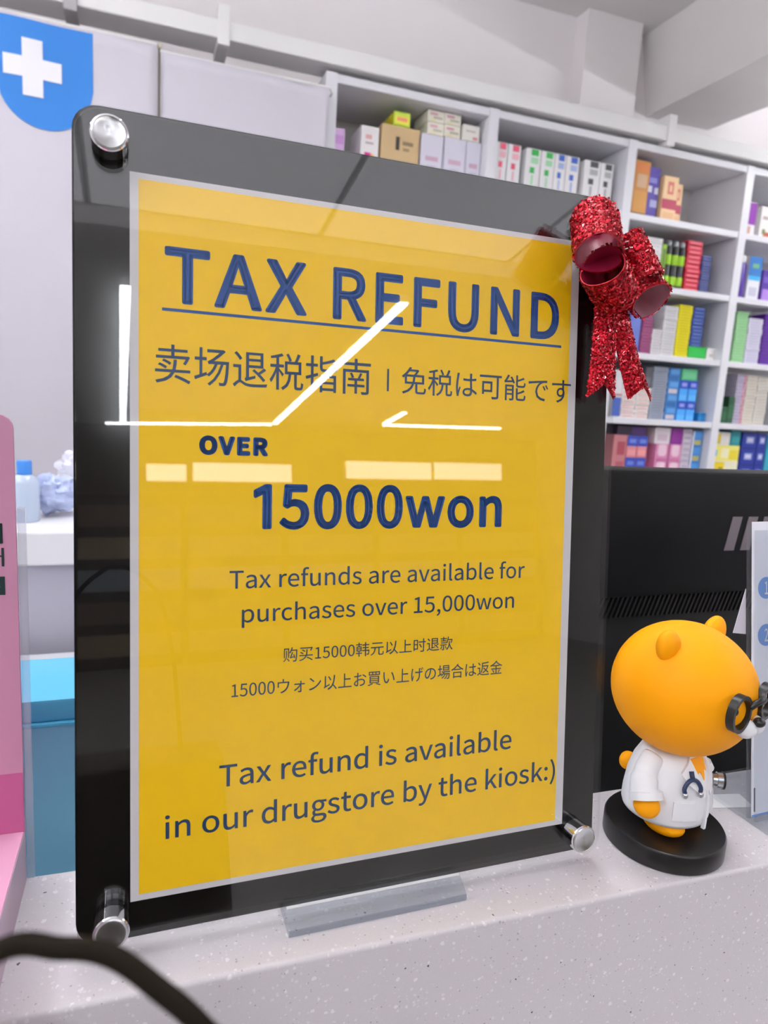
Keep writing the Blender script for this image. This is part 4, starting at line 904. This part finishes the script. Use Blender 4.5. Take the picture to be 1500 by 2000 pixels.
for o_, x, lab in ((ban, -1.1, ''), (ban, -.75, '')):
    MB().tube([(x, 2.436, 1.475), (x, 2.50, 1.58)], .0025, 6).build('hanging_loop', M_trim, o_)

# ------------------------------------------------------------------ medicine shelves
shf = thing('shelving_unit', 'tall white shelving unit full of medicine boxes along the back wall', 'shelves', (0, 0, FLOOR))
SZ = [1.245, .934, .607, .285, -.03, -.36, -.68]
PX = [(.742, .790), (1.463, 1.511), (2.190, 2.240), (2.912, 2.962), (3.640, 3.690), (4.365, 4.415)]
for a, b in PX: MB().bbox(a, b, 2.50, 2.88, .0, 1.56 - FLOOR, .002, 1).build('upright', M_white, shf)
for (a, b), (c, d_) in zip(PX, PX[1:]):
    MB().bbox(b, c, 2.504, 2.88, 1.526 - FLOOR, 1.558 - FLOOR, .002, 1).build('top_board', M_white, shf)
    for z in SZ: MB().bbox(b, c, 2.504, 2.87, z - .030 - FLOOR, z - FLOOR, .002, 1).build('shelf_board', M_white, shf)
    MB().box(b, c, 2.872, 2.88, .0, 1.53 - FLOOR).build('back_panel', mat('back_panel', 'd9d7d8', .5), shf)
# ------------------------------------------------------------------ medicine boxes, each its own thing
def cm(c, rough=.45): return mat('card_' + c, c, rough)
_cart = {}
def carton(name, label, x0, x1, z0, z1, col, patches=(), y=2.55, depth=.16, group=None, cat='box', side=None, tilt=0):
    """a folded carton: body, tuck-flap line and printed fields on its front"""
    w, h = x1 - x0, z1 - z0
    key = (round(w, 4), round(h, 4), col, str(patches), depth, side)
    if key not in _cart:
        mb = MB(); mb.bbox(-w / 2, w / 2, 0, depth, 0, h, min(.0016, h * .12), 1, 0)
        cols = [col]
        if side:
            cols.append(side); mb.box(-w / 2 - .0004, -w / 2 + .001, .002, depth - .002, .002, h - .002, 1)
        for pi, (u0, v0, u1, v1, c) in enumerate(patches):
            if c not in cols: cols.append(c)
            k = cols.index(c)
            a, b, e, f = -w / 2 + u0 * w, -w / 2 + u1 * w, v0 * h, v1 * h
            if len(patches) and c: mb.box(a, b, -.0005 - .0003 * pi, .001, e, f, k)
        _cart[key] = mb.mesh(name, [cm(c) for c in cols])
    o = bpy.data.objects.new(name, _cart[key]); C.objects.link(o)
    o.location = ((x0 + x1) / 2, y, z0)
    o.rotation_euler = (0, 0, tilt)
    return tag(o, label, cat, group)
def stack(name, label, x0, x1, z0, z1, n, col, band, group, y=2.55, depth=.14, cat='box'):
    """n thin cartons lying one on another"""
    h = (z1 - z0) / n; w = x1 - x0; me = None; rs = random.Random(int(x0 * 1000))
    for i in range(n):
        o = carton(name, label, x0, x1, z0 + i * h, z0 + (i + 1) * h - .0012, col, ((.12, .25, .88, .75, band),), y=y, depth=depth, group=group, cat=cat) if me is None else None
        if me is None: me = o.data
        else:
            o = bpy.data.objects.new(name, me); C.objects.link(o); tag(o, label, cat, group)
        o.location = ((x0 + x1) / 2 + rs.uniform(-.0015, .0015), y + rs.uniform(-.002, .003), z0 + i * h)
S1, S2, S3, S4, S5 = SZ[:5]
TXT = 'b8a8a8'
# top shelf, first bay
carton('medicine_box', 'small lilac box at the left end of the top shelf', .792, .842, S1, 1.379, 'dcb8e4', ((.1, .55, .9, .8, 'cf9ad8'), (.1, .0, .9, .3, 'ece6f6')))
carton('medicine_box', 'white box with a magenta swoosh, left of the brown carton', .912, .989, S1, 1.409, 'f0ecec', ((.25, .70, .6, .80, 'e0a8a8'), (.25, .58, .7, .63, TXT), (.22, .08, .6, .38, 'd0208c'), (.55, .2, .72, .36, 'f0a860')))
carton('cardboard_carton', 'brown cardboard carton with black printing on the top shelf', .999, 1.169, S1, 1.431, 'cdb083', ((.38, .50, .48, .78, '3a3430'), (.56, .62, .84, .70, '8a7658'), (.58, .50, .74, .56, '9a8664')), depth=.26, side='b89868')
carton('medicine_box', 'lime green and yellow box lying on the brown carton', 1.050, 1.123, 1.432, 1.487, 'c6e04a', ((.08, .15, .92, .70, 'f2e658'), (.18, .36, .82, .62, 'ee9a70')), depth=.20, side='d8d020')
for i, (a, b, t, s) in enumerate(((1.178, 1.279, 1.424, 'left'), (1.286, 1.387, 1.428, 'middle'), (1.392, 1.459, 1.428, 'right'))):
    carton('medicine_carton', 'plain white carton right of the brown one, %s of three' % s, a, b, S1, t, 'dfdcea', ((.22, .42, .80, .52, 'cfaac0'), (.3, .28, .7, .32, 'c9c4d6')), group='three plain white cartons', depth=.2)
for i, (a, b, z0, z1, s) in enumerate(((1.203, 1.277, 1.4255, 1.474, 'lower left'), (1.279, 1.356, 1.4295, 1.476, 'lower right'), (1.201, 1.276, 1.4755, 1.521, 'upper left'), (1.278, 1.355, 1.4775, 1.523, 'upper right'))):
    carton('medicine_box', 'small cream box, %s of four piled on the white cartons' % s, a, b, z0, z1, 'efeada', ((.15, .6, .6, .8, 'd8a0b0'), (.35, .3, .9, .48, 'b8b4a4'), (.2, .1, .5, .2, 'e8dc9c')), group='four small cream boxes', depth=.15, y=2.552)
carton('medicine_box', 'single small cream box with a red corner on the right white carton', 1.366, 1.448, 1.4295, 1.494, 'f0ece4', ((.2, .55, .75, .66, 'c8bcb4'), (.62, .10, .88, .28, 'e0909c')), depth=.16, y=2.552)
# top shelf, second bay: pairs of tall white boxes
for nm, c, c2, prs in (('pink', 'e8607c', 'f0b8c4', ((1.533, 1.589), (1.594, 1.657))), ('green', '3cb454', 'a8dcb0', ((1.686, 1.760), (1.765, 1.832))), ('blue', '3c64c4', 'a8b8e4', ((1.836, 1.893), (1.898, 1.965))), ('black', '4a4c50', 'b4b6b8', ((1.997, 2.082), (2.086, 2.156)))):
    for (a, b), s in zip(prs, ('left', 'right')):
        w = b - a
        carton('medicine_box', 'tall white box with %s print, %s of its pair on the top shelf' % (nm, s), a, b, S1, 1.452, 'f0eef0', ((.34, .86, .86, .985, c), (.34, .70, .86, .82, c2), (.30, .50, .62, .62, c), (.42, .26, .56, .46, c2), (.30, .10, .62, .22, c), (.3, .01, .8, .05, c2)), group='tall white boxes in pairs', depth=.2)
# top shelf, third bay
carton('medicine_box', 'tall orange box with a brown foot at the left of the third bay', 2.278, 2.366, S1, 1.498, 'd08a34', ((.1, .80, .9, .95, 'e0843c'), (.2, .52, .85, .76, 'd8b088'), (.06, .08, .94, .46, 'd8983c'), (.0, .0, 1, .07, '4a3024')), side='8a5a28')
carton('medicine_box', 'purple box with white marks beside the tall orange box', 2.372, 2.436, S1, 1.483, '4f3aa8', ((.05, .70, .75, .80, '8a88d8'), (.0, .52, .35, .64, 'e6e6f4'), (.60, .50, .95, .62, 'd8d8ee'), (.3, .24, .95, .38, 'b0b0e0')), y=2.56)
for (a, b, t, s, y) in ((2.446, 2.534, 1.451, 'front left', 2.54), (2.540, 2.590, 1.434, 'rear right', 2.57)):
    carton('medicine_box', 'peach box with a crimson band, %s of the two' % s, a, b, S1, t, 'f6cf9c', ((.0, .27, 1, .49, 'b8204c'), (.30, .60, .70, .88, 'd87060'), (.42, .66, .58, .80, 'f6cf9c'), (.15, .06, .85, .2, 'eebc88')), group='two peach boxes', y=y)
# top shelf, fourth bay
carton('medicine_box', 'white box with a purple top at the left of the fourth bay, top shelf', 2.985, 3.060, S1, 1.413, 'efeaf0', ((.1, .35, .98, .98, '8a2aa4'), (.0, .05, .6, .3, 'c8a090')))
carton('medicine_box', 'white box with a red fruit print, top shelf of the fourth bay', 3.092, 3.190, S1, 1.404, 'f2efec', ((.3, .08, .8, .22, 'b86048'), (.2, .15, .4, .3, '7a8a48'), (.15, .6, .8, .7, TXT)))
carton('medicine_box', 'dark grey box lying behind on the fourth bay top shelf', 3.060, 3.240, S1, 1.46, '55525a', (), y=2.73, depth=.1)
# second shelf, third bay
stack('medicine_box', 'thin white box in the stack behind the bow, second shelf', 2.345, 2.488, S2, 1.165, 9, 'e6e4e6', 'cfcccc', 'white stack on the second shelf')
carton('medicine_box', 'narrow lime green box beside the black cans', 2.492, 2.520, S2, 1.141, '8cb820', ((.2, .1, .8, .9, '5a7a18'),))
def can(x, r, label):
    o = thing('spray_can', label, 'can', (x, 2.57, S2), group='black and lime cans')
    MB().lathe([(.0, 0), (r, 0), (r, .200), (r * .8, .206), (r * .8, .208)], 20).build('body', mat('can_black', '26282a', .3), o, smooth=40)
    for z0, z1 in ((.02, .062), (.118, .165)): MB().lathe([(r + .0004, z0), (r + .0008, z0 + .003), (r + .0008, z1 - .003), (r + .0004, z1)], 20).build('lime_band', mat('lime', '9ccc1c', .4), o, smooth=40)
    MB().lathe([(r * .78, .206), (r * .78, .228), (r * .6, .233), (.0, .233)], 20).build('cap', mat('can_cap', '8a8e92', .2, .3), o, smooth=40)
for x, s in ((2.545, 'left'), (2.588, 'middle'), (2.628, 'right')): can(x, .0185, 'black can with lime green bands, %s of three on the second shelf' % s)
stack('medicine_box', 'red box in the tall red stack on the second shelf', 2.650, 2.742, S2, 1.182, 11, 'c8203c', 'e06a78', 'red stack on the second shelf')
stack('medicine_box', 'thin navy box in the navy stack on the second shelf', 2.746, 2.810, S2, 1.120, 14, '28306c', '6a74a8', 'navy stack on the second shelf')
# second shelf, fourth bay
pb = thing('pump_bottle', 'purple bottle with a white cap on the fourth bay second shelf', 'bottle', (3.012, 2.56, S2))
MB().lathe([(.0, 0), (.028, 0), (.030, .005), (.030, .160), (.022, .178), (.0, .180)], 20).build('body', mat('purple_bottle', '54389a', .3), pb, smooth=40)
MB().lathe([(.018, .176), (.024, .182), (.024, .210), (.018, .216), (.0, .217)], 20).build('cap', M_trim, pb, smooth=40)
carton('medicine_box', 'blue and white box with a sky blue band beside the purple bottle', 3.062, 3.148, S2, 1.153, 'eceaf2', ((.0, .55, 1, 1, '3a78c0'), (.05, .46, .95, .56, '4ab4ea'), (.25, .74, .75, .84, '7cb88c'), (.2, .1, .8, .3, 'c8c8d8')))
carton('medicine_box', 'violet box at the right edge of the photo, second shelf', 3.165, 3.25, S2, 1.096, '5a3ca0', ((.1, .05, .95, .4, 'b088d8'), (.1, .6, .9, .8, '7a60c0')))
# third shelf, third bay
carton('medicine_box', 'blue box partly behind the bow, third shelf', 2.350, 2.418, S3, .837, '5868bc', ((.1, .1, .9, .9, '6c7cc8'),))
stack('medicine_box', 'thin plum box in the plum stack on the third shelf', 2.424, 2.490, S3, .800, 13, '8c3468', 'a85c88', 'plum stack on the third shelf')
stack('medicine_box', 'thin white box in the short white stack, third shelf', 2.494, 2.552, S3, .734, 9, 'e4e0e2', 'c8c4c8', 'short white stack on the third shelf')
stack('medicine_box', 'thin white box in the tall white stack beside the yellow stack', 2.556, 2.640, S3, .855, 18, 'e6e4e6', 'c6c4c8', 'tall white stack on the third shelf')
stack('medicine_box', 'thin yellow box in the yellow stack on the third shelf', 2.645, 2.729, S3, .868, 19, 'eade00', 'd2c400', 'yellow stack on the third shelf')
carton('medicine_box', 'flat bright green box under the blue stack on the third shelf', 2.733, 2.852, S3, .668, '28b044', ((.05, .2, .95, .8, '2cb84c'),))
stack('medicine_box', 'thin royal blue box in the stack on the green box', 2.736, 2.812, .6685, .865, 11, '2c4490', '5c74b4', 'royal blue stack on the third shelf')
carton('medicine_box', 'small white box right of the flat green box', 2.858, 2.910, S3, .668, 'eeecea', ((.3, .3, .8, .5, 'c0b8b8'),))
# third shelf, fourth bay
stack('medicine_box', 'thin pale green box in the pale green stack, fourth bay', 3.030, 3.108, S3, .872, 19, 'a8dca4', '94cc94', 'pale green stack in the fourth bay')
stack('medicine_box', 'thin white box in the stack between pale green and purple', 3.116, 3.214, S3, .847, 17, 'e2dff0', 'c4c0d8', 'lilac white stack in the fourth bay')
stack('medicine_box', 'thin purple box in the purple stack, fourth bay', 3.222, 3.31, S3, .876, 16, '5a2494', '6a3aa4', 'purple stack in the fourth bay')
# fourth shelf, third bay
carton('medicine_box', 'white box with a blue foot at the left of the fourth shelf', 2.300, 2.350, S4, .519, 'e2dfe2', ((.0, .02, 1, .42, '4a64b8'), (.0, .45, 1, .5, 'b88888')))
stack('medicine_box', 'white box with rose print in the left rose stack, fourth shelf', 2.353, 2.438, S4, .448, 7, 'eae0de', 'd8b4b0', 'left rose stack on the fourth shelf')
stack('medicine_box', 'white box with rose print in the right rose stack, fourth shelf', 2.443, 2.528, S4, .441, 7, 'ece4e0', 'dab8b4', 'right rose stack on the fourth shelf')
carton('medicine_box', 'dark grey box standing on the right rose stack', 2.484, 2.528, .4415, .545, '55545c', ((.1, .1, .9, .5, '66666e'),))
stack('medicine_box', 'thin grey blue box in the grey stack on the fourth shelf', 2.534, 2.626, S4, .552, 20, 'a4acbc', '888ea0', 'grey stack on the fourth shelf')
for i, (z0, z1, s) in enumerate(((S4, .350, 'bottom'), (.3505, .417, 'third'), (.4175, .484, 'second'), (.4845, .550, 'top'))):
    carton('medicine_box', 'mid blue box in the single column by the grey stack, %s from above' % s if s in ('second', 'third') else 'mid blue box at the %s of the single column by the grey stack' % s, 2.632, 2.704, z0, z1, '3a7cc0', ((.15, .55, .9, .95, '5c9cd8'), (.1, .08, .85, .42, ('d0c4cc', '3068a8')[i % 2])), group='mid blue column')
for i, (a, b, s) in enumerate(((2.711, 2.765, 'left'), (2.770, 2.826, 'right'))):
    for j, (z0, z1, t) in enumerate(((S4, .386, 'lower'), (.3865, .494, 'upper'))):
        carton('medicine_box', 'bright blue box with a dark blue top, %s %s of four' % (t, s), a, b, z0, z1, '48a4f0', ((.0, .60, 1, 1, '2448b8'), (.2, .70, .8, .88, '9098e0'), (.05, .05, .95, .3, '5cb4f6')), group='four bright blue boxes')
carton('medicine_box', 'mint green box lying on the four bright blue boxes', 2.715, 2.815, .4945, .552, '5cbc84', ((.1, .2, .9, .7, '70c894'),))
for i, (a, b, s) in enumerate(((2.858, 2.882, 'left'), (2.8835, 2.908, 'right'))):
    carton('medicine_box', 'small deep blue box alone on the fourth shelf, %s of two' % s, a, b, S4, .333, '1878b8', ((.1, .2, .9, .6, '2a88c8'),), group='two small deep blue boxes')
# fourth shelf, fourth bay
carton('medicine_box', 'dark green box left of its taller twin, fourth shelf', 2.995, 3.040, S4, .371, '2c5c40', ((.1, .2, .9, .7, '386c4c'),), y=2.54)
carton('medicine_box', 'dark green box right and taller of the two, fourth shelf', 3.043, 3.086, S4, .428, '285438', ((.1, .2, .9, .7, '346848'),), y=2.54)
stack('medicine_box', 'thin slate box in the slate stack behind the dark green boxes', 2.972, 3.090, S4, .550, 14, '7c8498', '646c84', 'slate stack in the fourth bay', y=2.72, depth=.12)
stack('medicine_box', 'thin lavender box in the lavender stack, fourth bay', 3.092, 3.139, S4, .550, 15, 'c4bcd0', 'a8a0bc', 'lavender stack in the fourth bay')
stack('medicine_box', 'thin pink box in the narrow pink stack, fourth bay', 3.141, 3.160, S4, .550, 15, 'd8a4b4', 'c88aa0', 'pink stack in the fourth bay')
stack('medicine_box', 'thin cream box in the left cream stack, fourth bay', 3.162, 3.237, S4, .550, 16, 'e2dcd0', 'ccc4b8', 'left cream stack in the fourth bay')
stack('medicine_box', 'thin cream box in the right cream stack, fourth bay', 3.241, 3.322, S4, .550, 16, 'dedad0', 'c8c2b8', 'right cream stack in the fourth bay')
# fifth shelf, third bay
carton('medicine_box', 'tall salmon box at the left end of the fifth shelf', 2.335, 2.416, S5, .197, 'c07a80', ((.3, .55, .9, .85, 'a84858'), (.3, .1, .9, .4, 'b05868')))
for i, (a, b, s) in enumerate(((2.420, 2.482, 'left'), (2.485, 2.547, 'right'))):
    for j, (z0, z1, t) in enumerate(((S5, .083, 'lower'), (.0835, .196, 'upper'))):
        carton('medicine_box', 'pink box with a royal blue top, %s %s of four' % (t, s), a, b, z0, z1, 'e08c94', ((.0, .52, 1, 1, '3a4cb4'), (.2, .66, .85, .84, '6c84d4'), (.1, .1, .9, .35, 'ec9ca0')), group='four pink and blue boxes')
carton('medicine_box', 'black and purple box lying on the pink boxes', 2.350, 2.530, .1975, .246, '2a1c34', ((.5, .1, .98, .9, '4c2a6c'),))
for i, (a, b, s) in enumerate(((2.607, 2.688, 'left'), (2.698, 2.772, 'right'))):
    for j, (z0, z1, t) in enumerate(((S5, .068, 'lower'), (.0685, .159, 'upper'))):
        carton('medicine_box', 'pink box with a pale oval, %s %s of four on the fifth shelf' % (t, s), a, b, z0, z1, 'd888b4', ((.15, .40, .85, .92, 'f0c8dc'), (.25, .30, .75, .97, 'f2d0e0'), (.05, .02, .95, .16, 'c86c9c')), group='four pink oval boxes')
carton('medicine_box', 'white box on top of the left pink oval boxes', 2.590, 2.690, .1595, .244, 'e8dce4', ((.15, .2, .8, .6, 'd4bccc'),))
carton('medicine_box', 'deep purple box on top of the right pink oval boxes', 2.694, 2.772, .1595, .245, '84208c', ((.1, .2, .9, .7, '902c98'),))
stack('medicine_box', 'thin pale lilac box in the stack beside the blue and white boxes', 2.776, 2.836, S5, .243, 9, 'd6ccd8', 'a8a0b4', 'pale lilac stack on the fifth shelf')
for j, (z0, z1, t) in enumerate(((S5, .066, 'bottom'), (.0665, .151, 'middle'), (.1515, .236, 'top'))):
    carton('medicine_box', 'blue and white box, %s of the column at the right of the bay' % t, 2.840, 2.908, z0, z1, '3a80c8', ((.05, .55, .95, .95, '4c90d4'), (.2, .12, .85, .42, 'b8b06c'), (.0, .0, .15, 1, 'e2e2ec')), group='blue and white column')
# fifth shelf, fourth bay
carton('medicine_box', 'large yellow and white box at the bottom left of the fourth bay', 2.985, 3.179, S5, .080, 'f0ecd0', ((.15, .05, .5, .95, 'ecd21c'), (.3, .3, .45, .7, 'a89010'), (.6, .3, .9, .6, 'd8d4c8')))
carton('medicine_box', 'white box with yellow flowers on the large yellow and white box', 2.985, 3.176, .0805, .165, 'f2e87c', ((.02, .3, .18, .7, '58b4e8'), (.35, .2, .6, .8, 'f6f0c8'), (.65, .1, .95, .7, 'ecd838')))
carton('medicine_box', 'small white box with a yellow end, left of the teal box', 2.990, 3.098, .1655, .235, 'ebe8e2', ((.05, .1, .4, .9, 'e0c83c'),))
carton('medicine_box', 'teal box standing on the yellow and white boxes', 3.103, 3.172, .1655, .250, '1f8c94', ((.1, .2, .9, .6, '2c9ca4'),))
for i, (a, b, s) in enumerate(((3.190, 3.294, 'left'), (3.300, 3.364, 'right'))):
    for j, (z0, z1, t) in enumerate(((S5, .060, 'bottom'), (.0605, .150, 'middle'), (.1505, .240, 'top'))):
        carton('medicine_box', 'navy box with a white oval logo, %s of the %s column' % (t, s), a, b, z0, z1, '22389c', ((.25, .35, .78, .75, '98a4dc'), (.33, .45, .7, .65, 'd8dcf2'), (.0, .0, 1, .08, '1a2c80')), group='navy oval boxes')
carton('medicine_box', 'teal green box at the right edge of the photo, fifth shelf', 3.370, 3.44, S5, .232, '1a94b0', ((.1, .2, .9, .7, '38a8c0'),))

# ------------------------------------------------------------------ tote bag on the bag shelf, its handle rising into the corner of the photo
tote = thing('tote_bag', 'brown tote bag whose dark handle curves across the lower left corner', 'bag', (.015, -.262, FLOOR + .77))
M_bag = mat('brown_canvas', '4a4236', .8)
MB().prism([(-.11, 0), (.11, 0), (.095, .32), (-.095, .32)], -.035, .035).build('body', M_bag, tote)
hz = .28 - FLOOR - .77 - .28
def hp(x, y, z): return (x - .015, y + .262, z - FLOOR - .77)
MB().tube(smooth_pts([hp(-.052, -.256, .03), hp(-.040, -.246, .120), hp(-.022, -.243, .190), hp(.004, -.2480, .2185), hp(.0172, -.2523, .2210), hp(.0260, -.2551, .2196), hp(.0345, -.2594, .2140), hp(.0425, -.2635, .2070), hp(.056, -.266, .186), hp(.068, -.266, .120), hp(.074, -.262, .03)], 8), .0021, 12).build('handle', mat('handle_brown', '1c1610', .8, spec=.1), tote, smooth=True)
